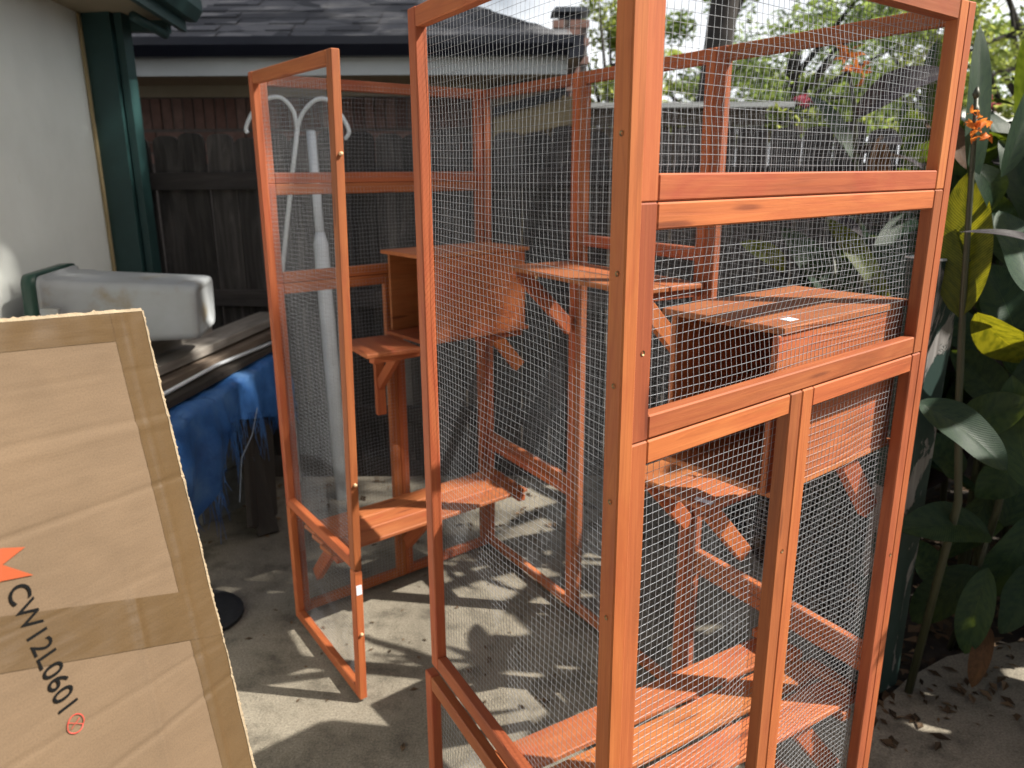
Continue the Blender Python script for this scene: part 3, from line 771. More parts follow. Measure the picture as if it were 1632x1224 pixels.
class Panel:
    """a flat frame between two plan points, seen from its reference face; depth runs along n"""
    def __init__(s, name, P, Q, n, lean=None):
        s.P, s.Q = Vector(P), Vector(Q); s.len = (s.Q - s.P).length; s.e = (s.Q - s.P).normalized()
        s.n = Vector(n).normalized(); s.lean = lean or (Vector((0, 0, 0)), Vector((0, 0, 0)))
        s.o = empty(name, s.P, cage)
    def at(s, u, z, d=0.0):
        k = z / H
        return s.P + s.e * u + UP * z + s.n * d + (s.lean[0].lerp(s.lean[1], u / s.len)) * k
    def stile(s, u, z0, z1, w=W, t=T, off=0.0, name='stile'):
        return member(name, s.o, s.at(u, z0, t / 2 + off), s.at(u, z1, t / 2 + off), s.n, t, w, M['stain'])
    def rail(s, z, u0, u1, w=W, t=T, off=0.0, name='rail'):
        return member(name, s.o, s.at(u0, z, t / 2 + off), s.at(u1, z, t / 2 + off), s.n, t, w, M['stain'])
    def frame(s, u0, u1, z0, z1, off=0.0, w=W, rails=()):
        g = 0.0006
        s.stile(u0 + w / 2 + g, z0, z1, w, off=off); s.stile(u1 - w / 2 - g, z0, z1, w, off=off)
        a, b = u0 + w + 2 * g, u1 - w - 2 * g
        s.rail(z1 - w / 2 - g, a, b, w, T - .0012, off=off + .0006); s.rail(z0 + w / 2 + g, a, b, w, T - .0012, off=off + .0006)
        for z in rails: s.rail(z, a, b, w, T - .0012, off=off + .0006)
    def wire(s, u0, u1, z0, z1, d, seed, amp=0.007, sag=0.006, rad=0.00046):
        r = random.Random(seed); P = 0.0127
        ph = [r.uniform(0, 6.28) for _ in range(6)]
        lu, lz = u1 - u0, z1 - z0
        def q(u, z):
            a, b = (u - u0) / lu, (z - z0) / lz
            pin = math.sin(math.pi * min(max(a, 0), 1)) ** .6 * math.sin(math.pi * min(max(b, 0), 1)) ** .5
            w = amp * pin * (math.sin(2 * math.pi * (a * .9 + b * 1.3) + ph[0]) + .6 * math.sin(2 * math.pi * (b * 2.6 - a * .6) + ph[1]) + .15 * math.sin(2 * math.pi * (a * 2 + b * 1.1) + ph[2]))
            dz = sag * pin * math.sin(2 * math.pi * (b * 1.2 + a * .4) + ph[3])
            du = sag * .3 * pin * math.sin(2 * math.pi * (b * 1.7 + a * .5) + ph[4])
            return s.at(u + du, z + dz, d + w)
        mb = MB()
        nu, nz = max(6, int(lu / .035)), max(8, int(lz / .045))
        n1 = int(lu / P) + 1; o1 = (lu - (n1 - 1) * P) / 2
        for i in range(n1):
            u = u0 + o1 + i * P
            mb.tube([q(u, z0 + lz * j / nz) for j in range(nz + 1)], rad, 3, caps=False)
        n2 = int(lz / P) + 1; o2 = (lz - (n2 - 1) * P) / 2
        for i in range(n2):
            z = z0 + o2 + i * P
            mb.tube([q(u0 + lu * j / nu, z) + s.n * 0.0011 for j in range(nu + 1)], rad, 3, caps=False)
        return mb.build('wire_mesh', M['galv'], s.o, smooth=True, kind='stuff')
    def screw(s, u, z, d=-0.0003, r=0.0036):
        mb = MB(); c = s.at(u, z, d); x = s.e; y = UP
        ring = [c + (x * math.cos(k * math.pi / 4) + y * math.sin(k * math.pi / 4)) * r - s.n * .0008 for k in range(8)]
        rin = [c + (x * math.cos(k * math.pi / 4) + y * math.sin(k * math.pi / 4)) * r * .45 + s.n * .0004 for k in range(8)]
        mb.add([p for p in ring] + rin + [c + s.n * .0012], [(k, (k + 1) % 8, (k + 1) % 8 + 8, k + 8) for k in range(8)] + [((k + 1) % 8 + 8, 16, k + 8) for k in range(8)])
        return mb.build('screw', M['screw'], s.o)

# planted side wall: inner face on the line C-R, thickness outward
LEN = (pR - pC).length
s2, s3 = 0.585, 1.138
side = Panel('side_panel', pC - EV * T, pR, NV)
side.frame(0, s2 + T, 0.012, H, rails=(0.489, 0.4545)); side.wire(.02, s2 + T - .01, .03, H - .015, -.002, 1, rad=.00029)
side = Panel('side_panel', pC - EV * T, pR, NV)
side.frame(s2 + T, s3 + T, 0.012, H, rails=(1.312,)); side.wire(s2 + T + .01, s3 + T - .01, .03, H - .015, -.002, 2, rad=.00029)
side = Panel('side_panel', pC - EV * T, pR, NV)
side.frame(s3 + T, LEN + T, 0.012, H, rails=(0.489, 0.4545)); side.wire(s3 + T + .01, LEN + T - .02, .03, H - .015, -.002, 3, rad=.00029)

# near end wall: outer face on the line N-R, thickness into the enclosure
lenN = (pR - pN).length
def end_wall(P, Q, n, seed, door, mesh_d, rad):
    """upper, middle and two lower frames between P and Q"""
    ln = (Vector(Q) - Vector(P)).length
    pn = Panel('end_panel', P, Q, n); pn.frame(0, ln, ZA, H); pn.wire(.012, ln - .012, ZA + .012, H - .012, mesh_d, seed, .005, .004, rad)
    top = pn
    pn = Panel('end_panel', P, Q, n); pn.frame(0, ln, ZE, ZA); pn.wire(.012, ln - .012, ZE + .012, ZA - .012, mesh_d, seed + 1, .006, .004, rad)
    mid = pn
    pn = Panel('end_door', P, Q, n); pn.frame(0, door, 0.012, ZE - .001); pn.wire(.012, door - .012, .024, ZE - .012, mesh_d, seed + 2, rad=rad)
    lo = pn
    pn = Panel('end_door', P, Q, n); pn.frame(door, ln, 0.012, ZE - .001); pn.wire(door + .012, ln - .012, .024, ZE - .012, mesh_d, seed + 3, rad=rad)
    return top, mid, lo, pn
near = end_wall(pN, pR, NIN, 10, 0.407, T + .002, .00041)
pLi = pC + (pL + AV * T + EV * 0.002 - pC)
far_w = end_wall(pLi, pC, NOUT_L, 20, 0.43, -.002, .00029)
near[1].screw(.016, ZE + .12); near[2].screw(.39, .9); near[3].screw(lenN - .012, .75)

# near half of the open side: upper frame N-M and lower frame, outer face towards the camera
pNo = pN - AV * (T * .93)
nm = (pNo - pM).normalized(); nin = Vector((-nm.y, nm.x, 0))
if nin.x < 0: nin = -nin
lm = (pNo - pM).length
pn = Panel('side_panel', pM, pNo, nin); pn.frame(0, lm, ZB, H); pn.wire(.012, lm - .012, ZB + .012, H - .012, T + .002, 31, .009, .007, .00032)
for z in (1.563, 1.401, 1.26, 1.102, .93): pn.screw(lm - .015, z)
lowP = Panel('side_panel', pM - nin * .012 - nm * .012, pNo - nin * .012, nin)
lowP.frame(0, (pNo - pM).length, 0.012, ZB - .018); lowP.wire(.012, lm - .012, .024, ZB - .03, T + .002, 32)

# far half of the open side: upper and lower frames L-D, leaning a little
nd = (pDb - (pL + AV * T)).normalized(); ndin = Vector((-nd.y, nd.x, 0))
if ndin.x < 0: ndin = -ndin
pDo = pDb - ndin * T
ln = (pDo - pL).length
lean = (Vector((0, 0, 0)), pDt - pDb)
pn = Panel('side_panel', pL, pDo, ndin, lean); pn.frame(0, ln, ZB - .02, H); pn.wire(.012, ln - .012, ZB, H - .012, T + .002, 33, .006, .004, .00030)
top_LD = pn
low = Panel('side_panel', pL, pDo, ndin, lean)
low.stile(W / 2, .012, ZB - .022); low.stile(ln - W / 2, .012, ZB - .022); low.rail(.012 + W / 2, W + .001, ln - W - .001); low.wire(.012, ln - .012, .024, ZB - .03, T + .002, 34, .006, .004, .00030)
# pale dowel heads and the small white sticker on the free stile
for z in (1.563, .697, .232):
    mb = MB(); c = top_LD.at(ln, z, T * .55); mb.tube([c - nd * .002, c + nd * .006, c + nd * .008], [.005, .0048, .002], 8); mb.build('dowel', M['dowel'], top_LD.o, smooth=True)
def sticker(parent, c, x, y, w, h, n):
    c = Vector(c); x = Vector(x).normalized(); y = Vector(y).normalized(); n = Vector(n).normalized()
    mb = MB(); p = [c + x * a * w / 2 + y * b * h / 2 for a, b in ((-1, -1), (1, -1), (1, 1), (-1, 1))]
    mb.hexa(p + [k + n * .0006 for k in p])
    return mb.build('sticker', M['sticker'], parent)
sticker(low.o, low.at(ln, .375, T * .5), ndin, UP, .016, .03, nd)

# shelves, steps, benches
def planks(name, corner, along, across, z, length, width, n, gap, t=0.012, mat='stain_plank'):
    """n planks side by side: first edge starts at corner, lying along `along`"""
    o = empty(name, Vector(corner) + UP * z, cage)
    al, ac = Vector(along).normalized(), Vector(across).normalized()
    w = (width - gap * (n - 1)) / n
    for i in range(n):
        c = Vector(corner) + ac * (i * (w + gap) + w / 2) + UP * (z - t / 2)
        member('plank', o, c, c + al * length, UP, t, w, M[mat], .0025)
    return o
def brace(o, p0, p1, n, w=.044, t=.022):
    return member('brace', o, p0, p1, n, t, w, M['stain'])
# shelf between the two middle posts of the planted side
base = pC + EV * 0.555 - NV * 0.004
sh = planks('shelf', base - NV * .235, EV, NV, 1.245, .60, .230, 2, .004, .014)
for u in (.03, .575):
    c = base + EV * u
    member('cleat', sh, c - NV * .225 + UP * 1.220, c - NV * .005 + UP * 1.220, UP, .022, .026, M['stain'])
    brace(sh, c - NV * .19 + UP * 1.212, c - NV * .012 + UP * 1.03, EV)
for k in range(2):   # two little dowels under the front edge
    c = base - NV * (.20 - .035 * k) + EV * (.01 + .055 * k) + UP * 1.235
    mb = MB(); mb.tube([c, c - UP * .028], .004, 6); mb.build('dowel', M['dowel'], sh)
# step below the near nest box
c0 = Vector((0.612, 1.76, 0)); AW = Vector((NV.x, NV.y, 0))
st = planks('shelf', c0 - AV * .232 - EV * .265, AV, EV, .780, .228, .265, 2, .006, .013)
for off in (-.235, -.03):
    c = c0 + EV * off
    member('cleat', st, c - AV * .215 + UP * .755, c - AV * .006 + UP * .755, UP, .022, .026, M['stain'])
    brace(st, c - AV * .17 + UP * .745, c - AV * .012 + UP * .58, EV)
sticker(st, c0 - AV * .20 - EV * .025 + UP * .7801, EV + AV * .2, AV - EV * .2, .045, .018, UP)
# step in front of the far nest box
c1 = Vector((0.050, 2.690, 0))
bl = c1 - AV * .437
s1 = planks('shelf', bl - AV * .19 - EV * .252, EV, AV, .978, .250, .187, 1, .004, .014)
member('cleat', s1, bl - AV * .17 - EV * .03 + UP * .955, bl - AV * .0 - EV * .03 + UP * .955, UP, .022, .03, M['stain'])
brace(s1, bl - AV * .06 - EV * .06 + UP * .955, bl - AV * .06 - EV * .245 + UP * .80, AV, .034)
member('cleat', s1, bl - AV * .06 - EV * .238 + UP * .70, bl - AV * .06 - EV * .238 + UP * .97, EV, .02, .034, M['stain'])
# low benches near both ends
b2 = pC + EV * 1.425 - NV * .006
be = planks('bench', b2, -NV, EV, .385, .80, .280, 3, .016, .014)
for u in (.05, .74):
    c = b2 - NV * u
    member('cleat', be, c + EV * .0 + UP * .360, c + EV * .29 + UP * .360, UP, .024, .03, M['stain'])
brace(be, b2 - NV * .16 + EV * .24 + UP * .35, b2 - NV * .01 + EV * .24 + UP * .17, EV)
brace(be, b2 - NV * .16 + EV * .03 + UP * .35, b2 - NV * .01 + EV * .03 + UP * .17, EV)
cl = pC + EV * 1.42 - NV * .02
member('cleat', be, cl + UP * .398, cl + EV * .13 + UP * .398, UP, .022, .03, M['stain']); member('cleat', be, cl + EV * .16 + UP * .398, cl + EV * .275 + UP * .398, UP, .022, .03, M['stain'])
b1 = pC + EV * 0.062 - NV * .012
be1 = planks('bench', b1, -AV, EV, .378, .80, .25, 3, .006, .014)
for u in (.03, .40, .765):
    c = b1 - AV * u
    member('cleat', be1, c - EV * .03 + UP * .353, c + EV * .262 + UP * .353, UP, .024, .03, M['stain'])
    if u > .3: brace(be1, c + EV * .17 + UP * .345, c - EV * .02 + UP * .17, AV)

# nest boxes
def nest_box(corner, z0, h, lab=None):
    """corner is the near right corner in plan; opening on the open side"""
    o = empty('nest_box', Vector(corner) + UP * z0, cage)
    c = Vector(corner); l, d, t = .433, .250, .012
    def pan(name, p0, p1, n, w):
        return member(name, o, p0, p1, n, t, w, M['stain_plank'], .0015)
    z1 = z0 + h
    mid = c - EV * d / 2
    pan('lid', mid + AV * .001 + UP * (z1 - t / 2), mid - AV * (l + .008) + UP * (z1 - t / 2), UP, d + .004)
    pan('floor', mid - AV * .001 + UP * (z0 + t / 2), mid - AV * l + UP * (z0 + t / 2), UP, d)
    hh = h - 2 * t - .001; zm = z0 + h / 2
    pan('side_board', c - EV * t / 2 - AV * .001 + UP * zm, c - EV * t / 2 - AV * l + UP * zm, EV, hh)
    pan('side_board', c - EV * (d - t / 2) - AV * .001 + UP * zm, c - EV * (d - t / 2) - AV * l + UP * zm, EV, hh)
    pan('back_board', c - AV * (t / 2 + .002) - EV * (t + .001) + UP * zm, c - AV * (t / 2 + .002) - EV * (d - t - .001) + UP * zm, AV, hh)
    return o
nb2 = nest_box(Vector((0.770, 1.494, 0)) - AV * .006, .975, .300)
sticker(nb2, Vector((0.770, 1.494, 0)) - AV * .36 - EV * .035 + UP * 1.2752, AV, EV, .028, .022, UP)
c = Vector((0.770, 1.494, 0))
brace(nb2, c - AV * .14 - EV * .02 + UP * .972, c - AV * .012 - EV * .02 + UP * .83, EV)
brace(nb2, c - AV * .14 - EV * .23 + UP * .972, c - AV * .012 - EV * .23 + UP * .83, EV)
nb1 = nest_box(c1 - AV * .004, .979, .288)
brace(nb1, c1 - AV * .13 - EV * .03 + UP * .975, c1 - AV * .012 - EV * .03 + UP * .84, EV)
member('cleat', nb1, c1 - AV * .2 - EV * .03 + UP * .966, c1 - AV * .006 - EV * .03 + UP * .966, UP, .02, .026, M['stain'])

# ------------------------------------------------------------------ shipping carton (front left)
CK = 0.79
TR, ED, WD = Vector((0, 0, CAMH)) + Vector((-0.581, 1.2, 1.313 - CAMH)) * CK, Vector((0.1997, -0.1845, -0.9623)).normalized(), Vector((-0.368, -0.924, 0.101)).normalized()
WD = (WD - ED * WD.dot(ED)).normalized()
NC = WD.cross(ED); NC = NC if NC.x > 0 else -NC
CW, CL = 0.52, (TR.z - 0.004) / 0.9623 / CK
def gz(x, m, s): return math.exp(-((x - m) / s) ** 2)
def cdisp(u, v):
    d = .0030 * noise.noise(Vector((u * 9, v * 7, 1.3))) + .0012 * noise.noise(Vector((u * 30, v * 22, 4.1))) + .0006 * noise.noise(Vector((u * 20, v * 90, 2.1)))
    d += -.0013 * gz(v + u * .02, .165, .003) - .0024 * gz(v - .01 * u, .268, .003) - .0016 * gz(v + .03 * u, .545, .003) - .0022 * gz(v - .05 * u, .605, .004) - .0007 * gz(v, .09, .003) + .0015 * gz(v, .178, .008) - .0006 * gz(v + .05 * u, .40, .003)
    d += .0016 * gz(u - v * .02, .035, .004)
    if v > .35: d += .0035 * gz(u - (v - .35) * .06, .135, .007) * min(1, (v - .35) / .08)
    d += .003 * gz(u, .13, .03) * gz(v, .33, .05)
    return d
def cpt(u, v, off=0.0): return TR + (WD * u + ED * v + NC * cdisp(u, v)) * CK + NC * off
carton = empty('shipping_carton', TR + ED * CL * CK, label='large brown taped shipping carton standing on end, printed with a part number', cat='carton')
def sheet(name, quad, nu, nv, mat, off, jag=0.0, parent=carton):
    """quad: four (u, v) corners in order tl, tr, br, bl on the carton's face"""
    (a, b, c, d) = [Vector((*p, 0)) for p in quad]; rr = random.Random(name)
    mb = MB(); uv = []
    def fn(i, j):
        p = a.lerp(b, i).lerp(d.lerp(c, i), j)
        if jag and (i in (0, 1)): p.x += rr.uniform(-jag, jag)
        uv.append((p.x, p.y)); return cpt(p.x, p.y, off)
    mb.grid(fn, nu, nv)
    me = mb.mesh(name, mat, True)
    me.transform(WM[parent].inverted())
    ul = me.uv_layers.new(name='UVMap')
    for l in me.loops: ul.data[l.index].uv = uv[l.vertex_index]
    o = bpy.data.objects.new(name, me); link(o, parent, WM[parent].copy()); return o
sheet('front_face', ((0, 0), (CW, 0), (CW, CL), (0, CL)), 110, 420, M['card'], 0)
mb = MB(); bk = NC * -.16; ins = NC * -.004
cs = [TR + ins, TR + WD * CW * CK + ins, TR + WD * CW * CK + bk, TR + bk]
mb.hexa([p + ED * CL * CK for p in cs] + cs); mb.build('body', M['card'], carton)
sheet('tape', ((0.001, .001), (.06, .001), (.06, CL), (.001, CL)), 12, 420, M['tape'], .0005)
sheet('tape', ((0.061, .001), (CW, .001), (CW, .034), (.061, .043)), 90, 14, M['tape'], .0006)
sheet('tape', ((0.0, .456), (.5, .307), (.5, .372), (0.0, .535)), 110, 40, M['tape'], .0010)
# torn paper edge along the corner and the top
mb = MB(); r = random.Random(17)
for (p0, d, L0, side) in ((TR, ED, CL, -WD), (TR, WD, CW, -ED)):
    k = int(L0 / .003); a = []
    for i in range(k + 1):
        s = L0 * i / k; j = .0034 + .0014 * noise.noise(Vector((s * 45, side.x * 5, 0))) + .0011 * noise.noise(Vector((s * 260, 3, 0))) + (r.uniform(.0005, .002) if r.random() < .03 else 0)
        q = p0 + d * s * CK
        u, v = (0, s) if side == -WD else (s, 0)
        a.append((q - side * .0006 + NC * (cdisp(u, v) * CK + .0012), q + side * j + NC * (-.0002 + r.uniform(-.0006, .0006)), q - NC * .008 + side * .001))
    b = len(mb.v)
    for t3 in a: mb.v += [tuple(x) for x in t3]
    for i in range(k):
        for m_ in (0, 1): mb.f.append((b + 3*i + m_, b + 3*i + 3 + m_, b + 3*i + 4 + m_, b + 3*i + 1 + m_))
mb.build('torn_edge', M['torn'], carton)
# printing: text, logo points, red handling mark
def print_mesh(name, pts2, faces, mat, off=.0019):
    mb = MB(); mb.add([cpt(u, v, off) for u, v in pts2], faces)
    return mb.build(name, mat, carton)
fc = bpy.data.curves.new('lettering', 'FONT'); fc.body = 'CW12L0601'; fc.size = 1.0; fc.offset = 0.004; fc.resolution_u = 4
fo = bpy.data.objects.new('lettering', fc); COL.objects.link(fo)
bpy.context.view_layer.update()
fm = bpy.data.meshes.new_from_object(fo.evaluated_get(bpy.context.evaluated_depsgraph_get()))
COL.objects.unlink(fo); bpy.data.objects.remove(fo)
xs = [v.co.x for v in fm.vertices]; ys = [v.co.y for v in fm.vertices]
x0, x1, y0, y1 = min(xs), max(xs), min(ys), max(ys)
A0, A1 = Vector((.309, .333)), Vector((.285, .508)); dirv = (A1 - A0); prp = Vector((-.0290, -.0040))
tp = []
for v in fm.vertices:
    s, t = (v.co.x - x0) / (x1 - x0), (v.co.y - y0) / (y1 - y0)
    q = A0 + dirv * s + prp * t; tp.append((q.x, q.y))
print_mesh('lettering', tp, [tuple(p.vertices) for p in fm.polygons], M['ink'])
print_mesh('logo', [(.272, .289), (.301, .280), (.34, .28), (.34, .325), (.311, .319), (.270, .327), (.305, .300)], [(0, 1, 6), (1, 2, 3, 4, 6), (6, 4, 5)], M['orange_ink'])
mk = (.267, .531); ring = []
for k in range(24):
    a = k / 24 * 2 * math.pi
    for rr_ in (.0125, .0111): ring.append((mk[0] + math.cos(a) * rr_, mk[1] + math.sin(a) * rr_))
print_mesh('handling_mark', ring + [(mk[0] - .009, mk[1] + .0065), (mk[0] - .0095, mk[1] + .0055), (mk[0] + .009, mk[1] - .0065), (mk[0] + .0095, mk[1] - .0055),
           (mk[0] - .007, mk[1] - .0035), (mk[0] - .0065, mk[1] - .005), (mk[0] + .007, mk[1] + .0035), (mk[0] + .0065, mk[1] + .005)],
           [(2*k, 2*((k+1) % 24), 2*((k+1) % 24) + 1, 2*k + 1) for k in range(24)] + [(48, 49, 51, 50), (52, 53, 55, 54)], M['red_ink'])

# ------------------------------------------------------------------ clutter by the house: tote, planks, tarp, blocks
ytop = 0.70
# support: two concrete blocks and a dark slab
def block(name, c, rz, label, dims=(.39, .19, .19)):
    o = empty(name, c, label=label, cat='concrete block', group='concrete blocks under the timber')
    l, w, h = dims
    mb = MB(); rot = Matrix.Rotation(rz, 4, 'Z')
    def bx(lo, hi):
        b = MB(); b.box(lo, hi); mb.add([Vector(c) + rot @ Vector(v) for v in b.v], b.f)
    bx((-l/2, -w/2, 0), (l/2, -w/2 + .03, h)); bx((-l/2, w/2 - .03, 0), (l/2, w/2, h))
    for x in (-l/2, -.017, l/2 - .034): bx((x, -w/2 + .03, 0), (x + .034, w/2 - .03, h))
    mb.build('block_body', M['block'], o); return o
block('concrete_block', (-1.40, 3.33, 0), 1.1, 'grey concrete block on the ground beneath the blue tarp fringe', (.3, .2, .2))
block('concrete_block', (-1.42, 3.34, .203), 1.0, 'grey concrete block stacked on another one beneath the tarp', (.3, .19, .19))
mb = MB(); mb.hexa([(-1.95, 2.35, .60), (-1.20, 2.35, .60), (-1.13, 3.72, .60), (-1.88, 3.72, .60), (-1.95, 2.35, .645), (-1.20, 2.35, .645), (-1.13, 3.72, .645), (-1.88, 3.72, .645)])
tb = empty('old_table', (-1.5, 3.0, 0), label='old dark timber table beneath the blue tarp and planks', cat='table')
mb.build('tabletop', M['dark_board'], tb)
for x, y in ((-1.86, 2.45), (-1.28, 2.45), (-1.78, 3.6), (-1.25, 3.62)):
    member('leg', tb, (x, y, 0), (x, y, .6), (1, 0, 0), .07, .07, M['dark_board'])
def lean_board(label, a, b, n, w, t, mat, name='leaning_board'):
    o = member(name, None, a, b, n, t, w, mat); return tag(o, label, 'board')
lean_board('dark grimy board leaning below the tarp next to the enclosure', (-1.10, 3.12, .005), (-1.18, 3.42, .58), (.9, .1, .35), .30, .025, M['dark_board'])
lean_board('narrow dark board propped below the blue tarp', (-1.06, 3.06, .005), (-1.24, 3.30, .56), (.5, -.8, .3), .09, .03, M['dark_board'], 'propped_board')
# stacked planks running along the wall
pk = [((-1.44, 2.45, .735), (-1.235, 3.95, .735), .14, .035, 'old_plank', 'brown plank under the grey one on the tarp'),
      ((-1.50, 2.40, .780), (-1.255, 4.02, .790), .15, .038, 'grey_plank', 'long grey weathered plank topmost of the stack beside the tote'),
      ((-1.62, 2.40, .735), (-1.44, 3.80, .735), .14, .035, 'old_plank', 'brown plank lying nearest the house wall under the tote'),
      ((-1.66, 2.42, .836), (-1.54, 3.55, .838), .30, .075, 'grey_plank', 'thick grey board directly under the storage tote'),
      ((-1.33, 2.50, .700), (-1.19, 3.75, .700), .11, .028, 'dark_board', 'dark thin plank lying directly on the blue tarp')]
for a, b, w, t, mt, lb in pk:
    tag(member('timber_plank', None, a, b, UP, t, w, M[mt]), lb, 'plank', 'planks stacked on the table')
mb = MB(); mb.tube([at(258, 630, 2.75), at(345, 582, 3.15), at(436, 545, 3.65)], .008, 8)
mb.build('white_rod', M['pvc'], smooth=True, label='thin white plastic rod lying across the blue tarp', cat='rod')
# tarp
r = random.Random(23)
tarp = empty('blue_tarp', (-1.25, 3.1, .6), label='frayed blue tarp draped over the old table below the planks', cat='tarp')
NTU, NTV = 48, 110
def tarp_pt(i, j):
    y = 2.30 + j * 1.45
    x0 = -1.62 + .0 * y; xe = -1.205 + (y - 2.4) * .05
    L1 = xe - x0; hang = .20 + .055 * math.sin(j * 9) + .05 * noise.noise(Vector((j * 5, 2, 0))) + (.30 if j < .42 else 0) * max(0, 1 - j / .42) ** .4
    s = i * (L1 + hang)
    fold = .022 * math.sin(j * 34 + 2 * math.sin(j * 7)) + .010 * math.sin(j * 61 + 1.3 * math.sin(j * 13))
    if s < L1 - .02:
        z = .672 + .016 * noise.noise(Vector((s * 9, y * 7, 0))) + .008 * abs(noise.noise(Vector((s * 25, y * 14, 5))))
        return Vector((x0 + s, y, z))
    k = s - (L1 - .02)
    return Vector((xe + .012 + fold * min(1, k * 6) + .02 * math.sin(k * 9), y + .02 * noise.noise(Vector((j * 9, k * 4, 3))), .665 - max(0, k) * .97 - .0))
mb = MB(); mb.grid(tarp_pt, NTU, NTV); mb.build('tarp_sheet', M['tarp'], tarp, smooth=True)
mb = MB()
for k in range(170):
    j = r.random(); p = tarp_pt(1, j)
    l = r.uniform(.04, .20) * (1 if .1 < j < .7 else .5); q = p + Vector((r.uniform(-.03, .03), r.uniform(-.03, .03), -l))
    mb.tube([p + Vector((0, 0, .03)), p.lerp(q, .5) + Vector((r.uniform(-.012, .012), r.uniform(-.01, .01), 0)), q], [.0022, .0016, .0008], 3, caps=False)
mb.build('fringe', M['tarp'], tarp, kind='stuff')
mb = MB(); p = at(410, 650, 3.05); q = at(385, 730, 3.0); mb.tube([p, p.lerp(q, .5) + Vector((.01, 0, -.01)), q, at(382, 800, 3.0)], .0022, 4); mb.build('loose_string', M['string'], tarp)
# milky storage tote lying on its side, rim against the wall
tt = empty('storage_tote', (-1.45, 2.95, .80), label='milky white plastic storage tote with green rim lying on its side by the wall', cat='tote')
ax = Vector((0.97, 0.16, -.03)).normalized(); ay = Vector((-0.17, .98, 0)).normalized(); az = ax.cross(ay)
o0 = Vector((-1.755, 2.98, 1.02))
def rrect(w, h, rd, n=5):
    out = []
    for cx, cy, a0_ in ((w/2 - rd, h/2 - rd, 0), (-w/2 + rd, h/2 - rd, 90), (-w/2 + rd, -h/2 + rd, 180), (w/2 - rd, -h/2 + rd, 270)):
        for i in range(n + 1):
            a = math.radians(a0_ + 90 * i / n); out.append((cx + rd * math.cos(a), cy + rd * math.sin(a)))
    return out
rings = [(0.000, 0.404, 0.277, 0.036), (0.016, 0.404, 0.277, 0.036), (0.018, 0.378, 0.252, 0.036), (0.090, 0.374, 0.248, 0.036), (0.095, 0.365, 0.241, 0.036), (0.324, 0.353, 0.225, 0.034), (0.513, 0.340, 0.210, 0.032), (0.533, 0.334, 0.204, 0.032), (0.540, 0.318, 0.189, 0.032), (0.538, 0.284, 0.160, 0.024), (0.531, 0.258, 0.134, 0.024)]
mb = MB(); nn = 24
for d, w, h, rd in rings: mb.v += [tuple(o0 + ax * d + ay * y + az * z) for y, z in rrect(w, h, rd)]
for k in range(len(rings) - 1):
    for i in range(nn): mb.f.append((k*nn + i, k*nn + (i+1) % nn, (k+1)*nn + (i+1) % nn, (k+1)*nn + i))
mb.f.append(tuple((len(rings) - 1) * nn + i for i in range(nn)))
mb.build('tote_body', M['tote'], tt, smooth=True)
mb = MB()
rg = [(-.045, .417, .29, .04), (.002, .422, .295, .04), (.002, .40, .273, .04), (-.045, .395, .268, .04)]
for d, w, h, rd in rg: mb.v += [tuple(o0 + ax * d + ay * y + az * z) for y, z in rrect(w, h, rd)]
for k in range(4):
    for i in range(nn): mb.f.append((k*nn + i, k*nn + (i+1) % nn, ((k+1) % 4)*nn + (i+1) % nn, ((k+1) % 4)*nn + i))
mb.build('rim', M['green_rim'], tt, smooth=True)
mb = MB(); hc = o0 + ax * .05 - ay * .225 - az * .02; mb.hexa([hc + ax * a + ay * b + az * c for c in (-.05, .05) for a, b in ((-.03, -.015), (.03, -.015), (.03, .01), (-.03, .01))]); mb.build('handle', M['tote'], tt)
# black mat
mt = at(352, 985, 2.4); mb = MB()
ring = [Vector((-1.16 + .20 * math.cos(k / 28 * 6.283), 2.42 + .17 * math.sin(k / 28 * 6.283), 0)) for k in range(28)]
mb.add([p + UP * .002 for p in ring] + [p + UP * .014 for p in ring] + [p + (Vector((-1.16, 2.42, 0)) - p) * .1 + UP * .017 for p in ring],
       [(i, (i+1) % 28, (i+1) % 28 + 28, i + 28) for i in range(28)] + [(i + 28, (i+1) % 28 + 28, (i+1) % 28 + 56, i + 56) for i in range(28)] + [tuple(range(56, 84))])
mb.build('rubber_mat', M['black'], label='black rubber mat lying on the concrete behind the carton', cat='mat')

# white pipe and double hook by the fence
pp = empty('drain_pipe', at(528, 745, 3.72), label='white plastic pipe leaning on the fence inside the mesh view', cat='pipe')
P0, P1 = at(545, 760, 3.45), Vector((-.93, 3.78, 1.70))
P0.z = 0.0
mb = MB(); mb.tube([P0.lerp(P1, .64), P1], .021, 12); mb.build('upper_pipe', M['pvc'], pp, smooth=True)
mb = MB(); mb.tube([P0, P0.lerp(P1, .70), P0.lerp(P1, .73)], [.034, .034, .022], 14); mb.build('lower_pipe', M['pvc'], pp, smooth=True)
hk = empty('shepherd_hook', (-1.12, 3.66, 0), label='white double shepherd hook standing against the dark fence', cat='hook')
cy = 3.66
stem = [at(446, 470, cy)] + [at(456, 370, cy), at(467, 268, cy), at(474, 205, cy)]
mb = MB(); s0_ = stem[0]; mb.tube([Vector((s0_.x + .02, cy, 0)), *stem], .010, 8); mb.build('stem', M['hook'], hk, smooth=True)
la = [at(x, y, cy) for x, y in ((474, 210), (468, 178), (450, 157), (430, 156), (412, 166), (399, 186), (392, 205), (395, 212))]
ra = [at(x, y, cy) for x, y in ((470, 240), (474, 205), (484, 178), (504, 159), (524, 160), (540, 178), (553, 200), (556, 212), (550, 222))]
